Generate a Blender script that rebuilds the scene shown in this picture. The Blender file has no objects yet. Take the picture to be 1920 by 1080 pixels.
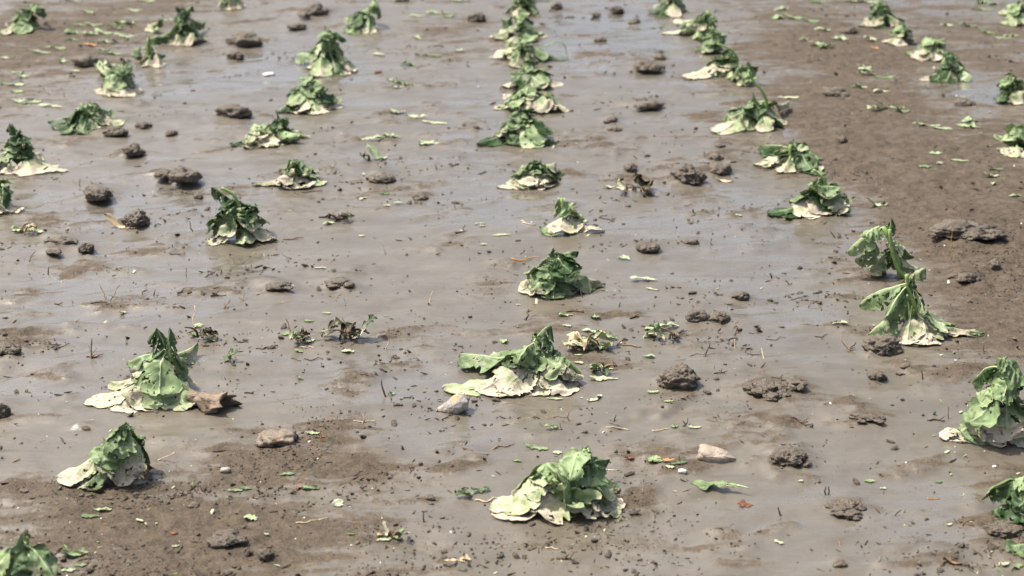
import bpy, math, random
import numpy as np
from mathutils import Vector

SC = bpy.context.scene
COL = SC.collection
R = math.radians

# ------------------------------------------------------------------ camera
FPX, CX, CY, CAM_H = 3100.0, 960.0, 540.0, 1.272
PITCH = math.atan(1081.0 / FPX)
cam_d = bpy.data.cameras.new('camera')
cam_d.sensor_width = 36.0
cam_d.lens = 36.0 * FPX / 1920.0
cam_d.clip_start, cam_d.clip_end = 0.1, 2000.0
cam_d.dof.use_dof = True
cam_d.dof.focus_distance = 3.35
cam_d.dof.aperture_fstop = 5.2
cam = bpy.data.objects.new('camera', cam_d)
cam.location = (0, 0, CAM_H)
cam.rotation_euler = (math.pi / 2 - PITCH, 0, 0)
COL.objects.link(cam)
SC.camera = cam

# ------------------------------------------------------------------ sky and sun
SUN_AZ, SUN_EL = R(-72), R(62)
w = bpy.data.worlds.new('World')
SC.world = w
w.use_nodes = True
nt = w.node_tree
nt.nodes.clear()
sky = nt.nodes.new('ShaderNodeTexSky')
sky.sky_type = 'NISHITA'
sky.sun_disc = False
sky.sun_elevation = SUN_EL
sky.sun_rotation = SUN_AZ
sky.air_density = 1.0
sky.dust_density = 7.0
sky.ozone_density = 1.0
bg = nt.nodes.new('ShaderNodeBackground')
bg.inputs[1].default_value = 0.145
wo = nt.nodes.new('ShaderNodeOutputWorld')
nt.links.new(sky.outputs[0], bg.inputs[0])
nt.links.new(bg.outputs[0], wo.inputs[0])
sd = bpy.data.lights.new('sun', 'SUN')
sd.energy = 4.4
sd.angle = R(0.6)
sd.color = (1.0, 0.955, 0.875)
so = bpy.data.objects.new('sun', sd)
S = Vector((math.sin(SUN_AZ) * math.cos(SUN_EL), math.cos(SUN_AZ) * math.cos(SUN_EL), math.sin(SUN_EL)))
so.rotation_euler = S.to_track_quat('Z', 'Y').to_euler()
so.location = (-8, 3, 12)
COL.objects.link(so)
SC.view_settings.view_transform = 'Standard'
SC.view_settings.look = 'None'
SC.view_settings.exposure = 0.6
SC.view_settings.gamma = 1.0
SC.view_settings.use_curve_mapping = False

# ------------------------------------------------------------------ helpers
rng = np.random.default_rng(7)
random.seed(7)


def ray(px, py):
    u, v = (px - CX) / FPX, (CY - py) / FPX
    c, s = math.cos(PITCH), math.sin(PITCH)
    return np.array([u, c + v * s, -s + v * c])


def gp(px, py, z=0.0):
    """point where the sight line through a photo pixel meets height z"""
    d = ray(px, py)
    t = (z - CAM_H) / d[2]
    return np.array([d[0] * t, d[1] * t, z])


def at_depth(px, py, Y):
    d = ray(px, py)
    t = Y / d[1]
    return np.array([d[0] * t, Y, CAM_H + d[2] * t])


def pxm(py):
    return math.cos(PITCH) * (py + 541.0) / CAM_H


def hash2(ix, iy, seed):
    h = (ix.astype(np.int64) * 374761393 + iy.astype(np.int64) * 668265263 + seed * 974711) & 0xffffffff
    h = ((h ^ (h >> 13)) * 1274126177) & 0xffffffff
    return ((h ^ (h >> 16)) & 0xffff) / 32767.5 - 1.0


def vn2(x, y, seed=0):
    x = np.asarray(x, dtype=np.float64); y = np.asarray(y, dtype=np.float64)
    ix, iy = np.floor(x), np.floor(y)
    fx, fy = x - ix, y - iy
    fx = fx * fx * fx * (fx * (fx * 6 - 15) + 10)
    fy = fy * fy * fy * (fy * (fy * 6 - 15) + 10)
    a, b = hash2(ix, iy, seed), hash2(ix + 1, iy, seed)
    c, d = hash2(ix, iy + 1, seed), hash2(ix + 1, iy + 1, seed)
    return (a * (1 - fx) + b * fx) * (1 - fy) + (c * (1 - fx) + d * fx) * fy


def fbm2(x, y, seed=0, octs=4, gain=0.5):
    s, a, t = 0, 1.0, 0
    for o in range(octs):
        cs, sn = math.cos(o * 1.1), math.sin(o * 1.1)
        s = s + a * vn2((x * cs - y * sn) * 2 ** o + 13.7 * o, (x * sn + y * cs) * 2 ** o, seed + o * 17)
        t += a
        a *= gain
    return s / t


def n3(p, seed=0):
    """3-D value noise"""
    p = np.asarray(p, dtype=np.float64)
    i = np.floor(p); f = p - i
    f = f * f * f * (f * (f * 6 - 15) + 10)
    o = 0
    for dx in (0, 1):
        for dy in (0, 1):
            for dz in (0, 1):
                w_ = (f[:, 0] if dx else 1 - f[:, 0]) * (f[:, 1] if dy else 1 - f[:, 1]) * (f[:, 2] if dz else 1 - f[:, 2])
                o = o + w_ * hash2(i[:, 0] + dx + 57 * (i[:, 2] + dz), i[:, 1] + dy - 131 * (i[:, 2] + dz), seed)
    return o


def sstep(a, b, x):
    t = np.clip((x - a) / (b - a), 0, 1)
    return t * t * (3 - 2 * t)


def np_mesh(name, V, F, mat_ids=None, uv=None, attrs=None, smooth=True):
    V = np.asarray(V, dtype=np.float32); F = np.asarray(F, dtype=np.int32)
    k = F.shape[1]
    me = bpy.data.meshes.new(name)
    me.vertices.add(len(V))
    me.vertices.foreach_set('co', V.ravel())
    me.loops.add(F.size)
    me.loops.foreach_set('vertex_index', F.ravel())
    me.polygons.add(len(F))
    me.polygons.foreach_set('loop_start', np.arange(0, F.size, k, dtype=np.int32))
    me.polygons.foreach_set('loop_total', np.full(len(F), k, dtype=np.int32))
    if mat_ids is not None:
        me.polygons.foreach_set('material_index', np.asarray(mat_ids, dtype=np.int32))
    me.polygons.foreach_set('use_smooth', np.full(len(F), smooth, dtype=bool))
    if uv is not None:
        l = me.uv_layers.new(name='UVMap')
        l.data.foreach_set('uv', np.asarray(uv, dtype=np.float32)[F.ravel()].ravel())
    for an, av in (attrs or {}).items():
        a = me.attributes.new(an, 'FLOAT', 'POINT')
        a.data.foreach_set('value', np.asarray(av, dtype=np.float32))
    me.update()
    me.validate()
    return me


def add(name, me, mats, parent=None, loc=None):
    o = bpy.data.objects.new(name, me)
    COL.objects.link(o)
    if me is not None:
        if not isinstance(mats, (list, tuple)):
            mats = [mats]
        for m in mats:
            if len(me.materials) < len(mats):
                me.materials.append(m)
    if parent is not None:
        o.parent = parent
    if loc is not None:
        o.location = [float(c) for c in loc]
    return o


def tag(o, label=None, cat=None, group=None, kind=None):
    for k, v in (('label', label), ('category', cat), ('group', group), ('kind', kind)):
        if v:
            o[k] = v
    return o


# ------------------------------------------------------------------ materials
class NB:
    """tiny node builder"""
    def __init__(self, name):
        self.m = bpy.data.materials.new(name)
        self.m.use_nodes = True
        self.t = self.m.node_tree
        self.p = self.t.nodes['Principled BSDF']
        self.out = self.t.nodes['Material Output']

    def n(self, typ, **kw):
        nd = self.t.nodes.new('ShaderNode' + typ)
        for k, v in kw.items():
            setattr(nd, k, v)
        return nd

    def put(self, sock, v):
        if isinstance(v, bpy.types.NodeSocket):
            self.t.links.new(v, sock)
        elif v is not None:
            sock.default_value = v

    def attr(self, name):
        return self.n('Attribute', attribute_name=name).outputs['Fac']

    def math(self, op, a, b=None, c=None, clamp=False):
        nd = self.n('Math', operation=op, use_clamp=clamp)
        for i, v in enumerate((a, b, c)):
            self.put(nd.inputs[i], v)
        return nd.outputs[0]

    def map(self, v, a, b, c=0.0, d=1.0, smooth=False):
        nd = self.n('MapRange')
        if smooth:
            nd.interpolation_type = 'SMOOTHSTEP'
        for i, x in enumerate((v, a, b, c, d)):
            self.put(nd.inputs[i], x)
        return nd.outputs[0]

    def mix(self, f, a, b):
        nd = self.n('Mix', data_type='RGBA')
        self.put(nd.inputs[0], f)
        self.put(nd.inputs[6], a if isinstance(a, bpy.types.NodeSocket) else (*a, 1))
        self.put(nd.inputs[7], b if isinstance(b, bpy.types.NodeSocket) else (*b, 1))
        return nd.outputs[2]

    def noise(self, vec, scale, detail=4, rough=0.55, dist=0.0):
        nd = self.n('TexNoise')
        self.put(nd.inputs['Vector'], vec)
        nd.inputs['Scale'].default_value = scale
        nd.inputs['Detail'].default_value = detail
        nd.inputs['Roughness'].default_value = rough
        nd.inputs['Distortion'].default_value = dist
        return nd.outputs['Fac']

    def pos(self, scale=None, rz=0.0, obj=False):
        src = self.n('TexCoord').outputs['Object'] if obj else self.n('NewGeometry').outputs['Position']
        if scale is None:
            return src
        mp = self.n('Mapping')
        self.t.links.new(src, mp.inputs[0])
        mp.inputs['Rotation'].default_value = (0, 0, rz)
        mp.inputs['Scale'].default_value = scale
        return mp.outputs[0]

    def bump(self, h, strength=0.5, dist=0.01, prev=None):
        nd = self.n('Bump')
        nd.inputs['Strength'].default_value = 1.0
        self.put(nd.inputs['Strength'], strength)
        nd.inputs['Distance'].default_value = dist
        self.t.links.new(h, nd.inputs['Height'])
        if prev is not None:
            self.t.links.new(prev, nd.inputs['Normal'])
        return nd.outputs[0]

    def set(self, **kw):
        for k, v in kw.items():
            self.put(self.p.inputs[k.replace('_', ' ')], v if not (isinstance(v, tuple) and len(v) == 3) else (*v, 1))
        return self.m


def mud_material():
    b = NB('wet_mud')
    P = b.pos()
    dry = b.attr('dry')
    film = b.attr('film')
    flow = b.pos((1.6, 7.0, 1.0), R(-24))
    big = b.noise(P, 2.2, 4, 0.55)
    strk = b.noise(flow, 1.6, 5, 0.6, 0.6)
    fine = b.noise(P, 45, 5, 0.65)
    grain = b.noise(P, 260, 3, 0.7)
    # how crumbly: attribute broken up by noise
    d = b.math('ADD', dry, b.map(fine, 0.3, 0.7, -0.22, 0.22))
    d = b.math('ADD', d, b.map(strk, 0.3, 0.7, -0.34, 0.34))
    d = b.math('ADD', d, b.map(b.noise(b.pos((4, 20, 1), R(-16)), 1.5, 4, 0.6, 0.5), 0.3, 0.7, -0.22, 0.22))
    d = b.map(d, 0.28, 0.75, 0, 1, True)
    wet = b.math('ADD', film, b.map(strk, 0.3, 0.7, -0.5, 0.5))
    wet = b.math('ADD', wet, b.map(big, 0.3, 0.7, -0.25, 0.25))
    wet = b.map(wet, 0.1, 0.9, 0, 1, True)
    wet = b.math('MULTIPLY', wet, b.math('SUBTRACT', 1.0, d))
    smooth_c = b.mix(b.map(strk, 0.3, 0.7), (0.094, 0.081, 0.059), (0.142, 0.125, 0.094))
    smooth_c = b.mix(b.map(fine, 0.35, 0.75, 0, 0.35), smooth_c, (0.074, 0.062, 0.044))
    dry_c = b.mix(b.map(fine, 0.32, 0.68), (0.030, 0.022, 0.014), (0.090, 0.068, 0.045))
    dry_c = b.mix(b.map(grain, 0.45, 0.75, 0, 0.5), dry_c, (0.160, 0.126, 0.090))
    smooth_c = b.mix(b.map(b.noise(P, 9, 4, 0.6), 0.45, 0.72, 0, 0.4), smooth_c, (0.080, 0.063, 0.043))
    c = b.mix(d, smooth_c, dry_c)
    c = b.mix(b.math('MULTIPLY', wet, 0.35), c, (0.138, 0.125, 0.102))
    rough = b.math('ADD', b.map(wet, 0, 1, 0.42, 0.22), b.math('MULTIPLY', d, 0.28))
    spec = b.map(d, 0, 1, 0.6, 0.25)
    h1 = b.bump(b.noise(P, 28, 5, 0.6), b.map(d, 0, 1, 0.16, 0.75), 0.012)
    h2 = b.bump(b.noise(flow, 9, 4, 0.6, 0.4), b.map(wet, 0, 1, 0.30, 0.10), 0.006, h1)
    h3 = b.bump(b.noise(P, 150, 4, 0.7), b.map(d, 0, 1, 0.06, 0.75), 0.004, h2)
    b.set(Base_Color=c, Roughness=rough, Specular_IOR_Level=spec, Normal=h3)
    b.put(b.p.inputs['Coat Weight'], b.math('MULTIPLY', b.map(wet, 0, 1, 0.5, 1.0), b.math('SUBTRACT', 1.0, d)))
    b.put(b.p.inputs['Coat Roughness'], b.map(wet, 0, 1, 0.19, 0.10))
    b.p.inputs['Coat IOR'].default_value = 1.33
    return b.m


def soil_material(name, c0, c1, rough=0.62, scale=60):
    b = NB(name)
    P = b.pos()
    n1 = b.noise(P, scale, 5, 0.65)
    n2 = b.noise(P, scale * 4, 4, 0.7)
    c = b.mix(b.map(n1, 0.3, 0.7), c0, c1)
    c = b.mix(b.map(n2, 0.5, 0.8, 0, 0.5), c, tuple(min(1, x * 1.4) for x in c1))
    nb = b.bump(n1, 0.8, 0.008)
    nb = b.bump(n2, 0.7, 0.003, nb)
    return b.set(Base_Color=c, Roughness=rough, Specular_IOR_Level=0.4, Normal=nb)


def leaf_material(name, dark, light, bloom, trans=0.25):
    b = NB(name)
    uvn = b.n('UVMap')
    sep = b.n('SeparateXYZ')
    b.t.links.new(uvn.outputs[0], sep.inputs[0])
    u, v = sep.outputs[0], sep.outputs[1]
    P = b.pos()
    tone = b.attr('tone')
    mud = b.attr('mud')
    av = b.math('ABSOLUTE', v)
    # side veins fan out from the midrib towards the tip
    wob = b.noise(P, 60, 2, 0.5)
    ph = b.math('SUBTRACT', b.math('MULTIPLY', u, 8.0), b.math('MULTIPLY', av, 2.6))
    ph = b.math('ADD', ph, b.map(wob, 0, 1, -0.5, 0.5))
    fr = b.math('ABSOLUTE', b.math('SUBTRACT', b.math('FRACT', ph), 0.5))
    side = b.map(fr, 0.40, 0.5, 0, 1, True)
    rib = b.map(av, 0.03, 0.10, 1, 0, True)
    vein = b.math('MAXIMUM', b.math('MULTIPLY', side, b.map(av, 0.2, 1.0, 0.75, 0.15)), rib)
    n1 = b.noise(P, 35, 4, 0.6)
    n2 = b.noise(P, 180, 3, 0.6)
    t = b.math('ADD', tone, b.map(n1, 0.3, 0.7, -0.15, 0.15), clamp=True)
    c = b.mix(t, dark, light)
    c = b.mix(b.map(tone, 0.88, 1.35, 0, 1), c, (0.56, 0.57, 0.42))
    c = b.mix(b.math('MULTIPLY', b.map(n1, 0.45, 0.7, 0, 0.6), b.map(tone, 0.1, 0.5)), c, bloom)
    c = b.mix(b.math('MULTIPLY', vein, b.map(tone, 0.0, 0.6, 0.22, 0.5)), c, (0.42, 0.52, 0.30))
    # splashed, half dried silt
    m = b.math('ADD', mud, b.map(b.noise(P, 26, 3, 0.6), 0.3, 0.7, -0.5, 0.5))
    m = b.math('ADD', m, b.map(n2, 0.3, 0.7, -0.2, 0.2))
    film = b.map(m, 0.05, 0.62, 0, 0.55, True)
    m = b.math('ADD', film, b.map(m, 0.46, 0.74, 0, 0.45, True))
    c = b.mix(b.map(b.math('SUBTRACT', m, 0.0), 0.02, 0.45, 0, 0.45, True), c, (0.36, 0.36, 0.17))
    mc = b.mix(b.map(n2, 0.3, 0.7), (0.37, 0.315, 0.245), (0.54, 0.47, 0.38))
    m2 = b.math('MULTIPLY', m, 0.93)
    c = b.mix(m2, c, mc)
    hb = b.math('ADD', b.math('MULTIPLY', vein, -0.8), b.math('MULTIPLY', n1, 1.0))
    nb = b.bump(hb, 0.4, 0.003)
    b.set(Base_Color=c, Roughness=b.map(m, 0, 1, 0.5, 0.8), Specular_IOR_Level=b.map(m, 0, 1, 0.32, 0.15), Normal=nb)
    tr = b.n('BsdfTranslucent')
    b.put(tr.inputs[0], b.mix(b.map(tone, 0.0, 0.7, 0.25, 0.6), c, (0.33, 0.45, 0.10)))
    mx = b.n('MixShader')
    b.put(mx.inputs[0], b.map(m, 0, 1, trans, 0.04))
    b.t.links.new(b.p.outputs[0], mx.inputs[1])
    b.t.links.new(tr.outputs[0], mx.inputs[2])
    b.t.links.new(mx.outputs[0], b.out.inputs[0])
    return b.m


def plain(name, c0, c1, scale=40, rough=0.6, bump=0.4, dist=0.003, stretch=None):
    b = NB(name)
    P = b.pos(stretch or (1, 1, 1), 0, True)
    n1 = b.noise(P, scale, 5, 0.6)
    c = b.mix(b.map(n1, 0.3, 0.7), c0, c1)
    return b.set(Base_Color=c, Roughness=rough, Specular_IOR_Level=0.35, Normal=b.bump(n1, bump, dist))


M_MUD = mud_material()
M_CLOD = soil_material('damp_clod_soil', (0.078, 0.064, 0.047), (0.150, 0.124, 0.092))
M_CLOD2 = soil_material('silt_coated_soil', (0.082, 0.066, 0.048), (0.140, 0.115, 0.086), 0.42)
M_CRUMB = soil_material('dark_crumb_soil', (0.055, 0.041, 0.029), (0.120, 0.093, 0.067), 0.55, 90)
M_TOP = leaf_material('cabbage_leaf_top', (0.012, 0.046, 0.007), (0.300, 0.392, 0.185), (0.235, 0.345, 0.170), 0.22)
M_UNDER = leaf_material('cabbage_leaf_underside', (0.060, 0.125, 0.040), (0.370, 0.450, 0.240), (0.300, 0.400, 0.270), 0.22)
M_ROT = plain('rotting_leaf', (0.022, 0.018, 0.009), (0.10, 0.085, 0.035), 40, 0.5)
M_STALK = plain('cabbage_stalk', (0.14, 0.25, 0.06), (0.30, 0.40, 0.15), 50, 0.45)
M_RIB = plain('pale_leaf_rib', (0.30, 0.40, 0.16), (0.50, 0.56, 0.32), 60, 0.5)
M_STRAW = plain('pale_straw', (0.40, 0.30, 0.18), (0.62, 0.52, 0.36), 60, 0.6, 0.4, 0.002)
M_TWIG = plain('wet_dark_twig', (0.030, 0.020, 0.012), (0.090, 0.060, 0.036), 60, 0.5)
M_BROWN = plain('brown_twig', (0.11, 0.065, 0.035), (0.24, 0.16, 0.09), 60, 0.6)
M_ORANGE = plain('orange_dead_leaf', (0.30, 0.13, 0.03), (0.50, 0.28, 0.09), 60, 0.6)
M_RUST = plain('rust_dead_leaf', (0.10, 0.03, 0.012), (0.26, 0.10, 0.04), 60, 0.6)
M_TAN = plain('tan_dead_leaf', (0.34, 0.25, 0.14), (0.52, 0.42, 0.28), 50, 0.65)
M_WHITE = plain('white_grit', (0.55, 0.52, 0.48), (0.75, 0.72, 0.68), 60, 0.5)

# ------------------------------------------------------------------ clods and stones: where they lie
# px, py (foot, centre), width px, height px, silt (pale coat), look, seed
CLODS = [
    (437, 219, 56, 34, 0, 'smooth dark oval lump of wet soil'), (247, 290, 38, 30, 0, 'round dark clod on a low mud apron'),
    (343, 340, 50, 38, 1, 'rounded silt grey clod'), (303, 333, 32, 20, 0, 'small ragged clod stuck to a rounder one'),
    (182, 372, 56, 34, 1, 'low sloping clod smeared with silt'), (250, 424, 46, 40, 1, 'blunt grey clod behind a tan dead leaf'),
    (1295, 338, 54, 44, 1, 'big squarish grey brown clod'), (1350, 325, 44, 28, 0, 'dark flat clod right beside a squarish one'),
    (1342, 300, 28, 18, 0, 'small dark clod behind a flat one'), (1220, 203, 48, 32, 0, 'dark crumbly clod with a smaller foot'),
    (1212, 131, 54, 38, 0, 'pyramid shaped crumbly clod'), (1237, 112, 22, 18, 0, 'little clod leaning on the pyramid shaped one'),
    (1307, 601, 40, 34, 0, 'round clod, left one of a touching pair'), (1350, 603, 42, 28, 0, 'flatter clod, right one of a touching pair'),
    (1388, 560, 36, 20, 0, 'small flat clod behind the touching pair'), (1272, 724, 72, 52, 0, 'large ball shaped clod with crumbs round it'),
    (1440, 742, 84, 50, 1, 'broad flattened heap of crumbling mud'), (1492, 727, 42, 34, 0, 'rough lump at the edge of a mud heap'),
    (1645, 713, 36, 28, 1, 'small rounded clod smeared with silt'), (1476, 867, 62, 34, 1, 'domed low clod alone on smooth mud'),
    (1592, 962, 72, 36, 1, 'spreading crumbly clod on smooth mud'), (498, 1048, 34, 30, 0, 'small dark angular clod in front'),
    (1660, 662, 64, 50, 0, 'hollowed clod at the foot of a cabbage'), (455, 84, 52, 32, 0, 'dark rounded clod far back'),
    (440, 110, 26, 22, 0, 'small dark clod in front of a rounder one'), (157, 121, 46, 26, 0, 'dark flat clod in the leafy litter'),
    (892, 38, 36, 26, 0, 'dark round clod far back'), (592, 25, 42, 26, 0, 'dark peaked clod at the back'),
    (570, 32, 24, 16, 0, 'little brown clod beside a peaked one'), (555, 53, 36, 14, 0, 'flat dark clod at the back'),
    (1800, 446, 122, 56, 0, 'very wide cracked slab of soil'), (1812, 530, 46, 36, 0, 'blunt clod on brown crumbly soil'),
    (1865, 503, 26, 26, 0, 'small clod behind a blunt one'), (1580, 267, 19, 20, 0, 'tiny round clod on brown soil'),
    (1572, 178, 44, 32, 0, 'peaked brown clod on crumbly soil'), (1808, 198, 36, 16, 0, 'flat dark clod on wet mud'),
    (1590, 63, 34, 18, 0, 'flat dark clod far back'), (716, 341, 44, 24, 0, 'half sunken brown clod'),
    (788, 374, 28, 16, 1, 'small silt covered clod half sunken'), (213, 254, 46, 24, 0, 'dark clod under a fallen cabbage leaf'),
    (268, 240, 28, 18, 0, 'brown clod right of a fallen cabbage'), (320, 254, 24, 14, 0, 'small brown clod on grey mud'),
    (1146, 228, 30, 18, 0, 'crumbly brown clod behind its twin'), (1152, 245, 30, 16, 0, 'crumbly brown clod in front of its twin'),
    (1182, 322, 26, 22, 1, 'small peaked clod smeared with silt'), (1217, 471, 46, 22, 1, 'low brown clod in smooth mud'),
    (1296, 458, 28, 14, 1, 'small flat clod in smooth mud'), (632, 537, 52, 26, 1, 'broad low clod washed smooth'),
    (516, 543, 52, 22, 1, 'low washed out clod'), (1045, 18, 24, 22, 0, 'brown clod far back by the centre row'),
    (1126, 77, 24, 14, 0, 'dark small clod with a greenish side'), (806, 938, 22, 14, 0, 'tiny dark clod on bare mud'),
    (2, 782, 30, 42, 0, 'dark clod cut by the left edge'), (1157, 22, 26, 16, 0, 'small dark clod far back'),
    (1188, 44, 22, 16, 1, 'small brown clod far back'), (1118, 30, 18, 12, 0, 'tiny dark clod far back'),
    (1350, 276, 22, 12, 1, 'tiny half sunken clod'), (424, 1020, 62, 26, 1, 'rough crumbly lump on brown soil'),
    (1632, 790, 52, 20, 1, 'low rounded hump of mud'), (8, 660, 46, 34, 1, 'crumbly mud heap at the left edge'),
    (110, 455, 48, 18, 1, 'low mud hump behind wilted greens'), (365, 950, 26, 14, 1, 'small crumbly lump on brown soil'),
    (1700, 690, 20, 12, 0, 'tiny clod in front of a standing cabbage'), (100, 475, 30, 12, 0, 'flat crumb of soil on mud'),
    (545, 200, 24, 18, 0, 'dark clod against a fallen cabbage'), (1885, 1000, 70, 24, 1, 'flat mud lump near the right edge'),
    (845, 1062, 30, 10, 1, 'flat crumb near the bottom edge'), (1575, 1062, 26, 12, 0, 'dark flat crumb near the bottom edge'),
    (160, 470, 26, 24, 0, 'small dark spike shaped clod'), (370, 372, 20, 14, 0, 'tiny clod under a dark twig'),
]

# ------------------------------------------------------------------ ground: one sheet out to the horizon
def spaced(lo, hi, step, far):
    core = list(np.arange(lo, hi + 1e-6, step))
    up, st, v = [], step, core[-1]
    while v < far:
        st *= 1.5; v += st; up.append(v)
    dn, st, v = [], step, core[0]
    while v > -far:
        st *= 1.5; v -= st; dn.append(v)
    return np.array(dn[::-1] + core + up)


XS = spaced(-3.1, 3.1, 0.0095, 400)
ycore, v_ = [], 2.1
while v_ < 9.4:
    ycore.append(v_); v_ += 0.0065 + 0.0017 * (v_ - 2.1)
yu, st, v = [], 0.02, ycore[-1]
while v < 900:
    st *= 1.5; v += st; yu.append(v)
yd, st, v = [], 0.0065, ycore[0]
while v > -300:
    st *= 1.5; v -= st; yd.append(v)
YS = np.array(yd[::-1] + ycore + yu)
GX, GY = np.meshgrid(XS, YS)

# drier crumbly ground (px, py, rx, ry, weight)
DRY = [(330, 1000, 300, 110, 1.0), (520, 890, 150, 60, .9), (560, 830, 80, 35, .7), (150, 1060, 180, 50, .6), (620, 1060, 230, 45, .7),
       (1600, 200, 140, 70, 1.2), (1720, 310, 200, 60, 1.25), (1840, 420, 200, 85, 1.25), (1890, 560, 130, 90, 1.2), (1560, 100, 130, 50, 1.15),
       (1500, 30, 120, 40, .7), (1850, 330, 160, 70, .9), (1860, 270, 160, 50, .8), (1800, 60, 160, 50, .7), (1870, 110, 100, 40, .7),
       (110, 60, 220, 45, 1.0), (60, 110, 160, 35, .9), (250, 20, 160, 30, .8), (30, 180, 90, 30, .6),
       (830, 55, 110, 28, .55), (1895, 880, 60, 40, .8), (1895, 1020, 90, 40, .7), (1860, 640, 70, 40, .7), (940, 550, 60, 18, .5),
       (640, 640, 90, 16, .35), (1100, 650, 110, 40, .45), (1420, 700, 120, 40, .35), (60, 450, 90, 30, .4), (720, 380, 120, 22, .35),
       (1290, 960, 40, 12, .3), (1300, 1050, 35, 45, .45), (60, 770, 70, 14, .45), (1030, 1040, 160, 40, .35)]
FILM = [(150, 560, 240, 90, 1.0), (250, 400, 200, 60, .9), (400, 150, 150, 40, 1.0), (560, 120, 120, 40, 1.), (1150, 60, 130, 60, 1.0),
        (1350, 430, 200, 60, 1.0), (1540, 260, 60, 45, 1.0), (1480, 560, 120, 80, .9), (700, 720, 240, 60, .7), (1700, 950, 230, 90, .9),
        (900, 350, 200, 60, .7), (1790, 170, 100, 25, .9), (1600, 440, 70, 40, .9), (120, 700, 150, 50, .8), (1330, 160, 100, 40, .8),
        (880, 210, 60, 60, .6), (700, 960, 160, 40, .6), (1740, 35, 60, 40, .9), (1480, 20, 60, 30, .7), (860, 830, 160, 40, .6), (1420, 1000, 160, 60, .6)]


def blob(lst, X, Y):
    o = np.zeros_like(X)
    for px, py, rx, ry, wt in lst:
        c = gp(px, py)
        s = pxm(py)
        a = rx / s
        bq = 0.5 * abs(gp(px, py - ry)[1] - gp(px, py + ry)[1])
        d2 = ((X - c[0]) / a) ** 2 + ((Y - c[1]) / bq) ** 2
        o = np.maximum(o, wt * np.exp(-0.55 * d2))
    return o


fade = np.exp(-((np.abs(GX) / 14) ** 2) - ((GY / 30) ** 2))
wx = GX + 0.10 * fbm2(GX * 3, GY * 3, 91, 3)
wy = GY + 0.16 * fbm2(GX * 3, GY * 3, 92, 3)
GDRY = blob(DRY, wx, wy)
far = sstep(8.2, 10.0, GY)
GDRY = np.clip(GDRY + 0.5 * far + 0.12 * fbm2(GX * 1.7, GY * 1.7, 5, 4), 0, 1)
GFILM = np.clip(blob(FILM, wx, wy) + 0.25 * fbm2(GX * 2.1, GY * 2.1, 6, 3), 0, 1)
cf, sf = math.cos(R(26)), math.sin(R(26))
FU, FV = GX * cf + GY * sf, -GX * sf + GY * cf
GZ = 0.010 * fbm2(GX * 1.4, GY * 1.4, 11, 3) + 0.0075 * fbm2(FU * 3.2, FV * 8, 12, 4)
GZ += (1 - GDRY) * 0.0042 * fbm2(FU * 7, FV * 19, 13, 4)
lump = fbm2(GX * 22, GY * 22, 14, 4, 0.6)
GZ += GDRY * (0.008 + 0.011 * lump)
patch = sstep(0.12, 0.5, fbm2(GX * 4.5, GY * 4.5, 15, 3))
GZ += (1 - GDRY) * patch * (0.007 * np.abs(fbm2(GX * 26, GY * 26, 16, 3)) + 0.003)
isl = sstep(0.14, 0.50, fbm2(FU * 5.5, FV * 11, 18, 4, .6))
GZ += (1 - GDRY) * isl * (0.006 + 0.008 * fbm2(GX * 32, GY * 32, 19, 4, .6))
GDRY = np.clip(GDRY + (0.25 * patch + 0.5 * isl) * (1 - GDRY), 0, 1)
for k, (px, py, cw, ch, silt, *_r) in enumerate(CLODS):
    c = gp(px, py)
    s = pxm(py)
    r = 0.5 * cw / s
    cx, cy = c[0], c[1] + 0.45 * r
    m = (np.abs(GX - cx) < 5 * r) & (np.abs(GY - cy) < 5 * r)
    dx, dy = GX[m] - cx, GY[m] - cy
    ang = np.arctan2(dy, dx)
    rr = np.sqrt(dx ** 2 + dy ** 2) / (r * (1.75 + 0.35 * np.sin(ang * 2 + k) + 0.25 * np.sin(ang * 3 + 2.1 * k)))
    sk = np.exp(-rr ** 2 * 1.3)
    GZ[m] += sk * min(0.022, r * 0.42) * (0.9 + 0.4 * fbm2(GX[m] * 40, GY[m] * 40, 17, 3))
    GDRY[m] = np.clip(GDRY[m] + 0.42 * sk, 0, 1)
    GFILM[m] *= 1 - 0.8 * np.exp(-rr ** 2)
GZ *= fade
nx, ny = len(XS), len(YS)
GFILM *= sstep(12, 8, GY)


def gz(x, y):
    x = np.asarray(x, dtype=np.float64); y = np.asarray(y, dtype=np.float64)
    i = np.clip(np.searchsorted(XS, x) - 1, 0, nx - 2)
    j = np.clip(np.searchsorted(YS, y) - 1, 0, ny - 2)
    fx = np.clip((x - XS[i]) / (XS[i + 1] - XS[i]), 0, 1)
    fy = np.clip((y - YS[j]) / (YS[j + 1] - YS[j]), 0, 1)
    return (GZ[j, i] * (1 - fx) + GZ[j, i + 1] * fx) * (1 - fy) + (GZ[j + 1, i] * (1 - fx) + GZ[j + 1, i + 1] * fx) * fy


def on_ground(px, py):
    p = gp(px, py)
    for _ in range(3):
        p = gp(px, py, float(gz(p[0], p[1])))
    return p


idx = np.arange(nx * ny).reshape(ny, nx)
F = np.stack([idx[:-1, :-1], idx[:-1, 1:], idx[1:, 1:], idx[1:, :-1]], -1).reshape(-1, 4)
g = add('muddy_ground', np_mesh('muddy_ground', np.stack([GX, GY, GZ], -1).reshape(-1, 3), F, None, None,
                                {'dry': GDRY.ravel(), 'film': GFILM.ravel()}), M_MUD)
tag(g, kind='structure')

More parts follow.
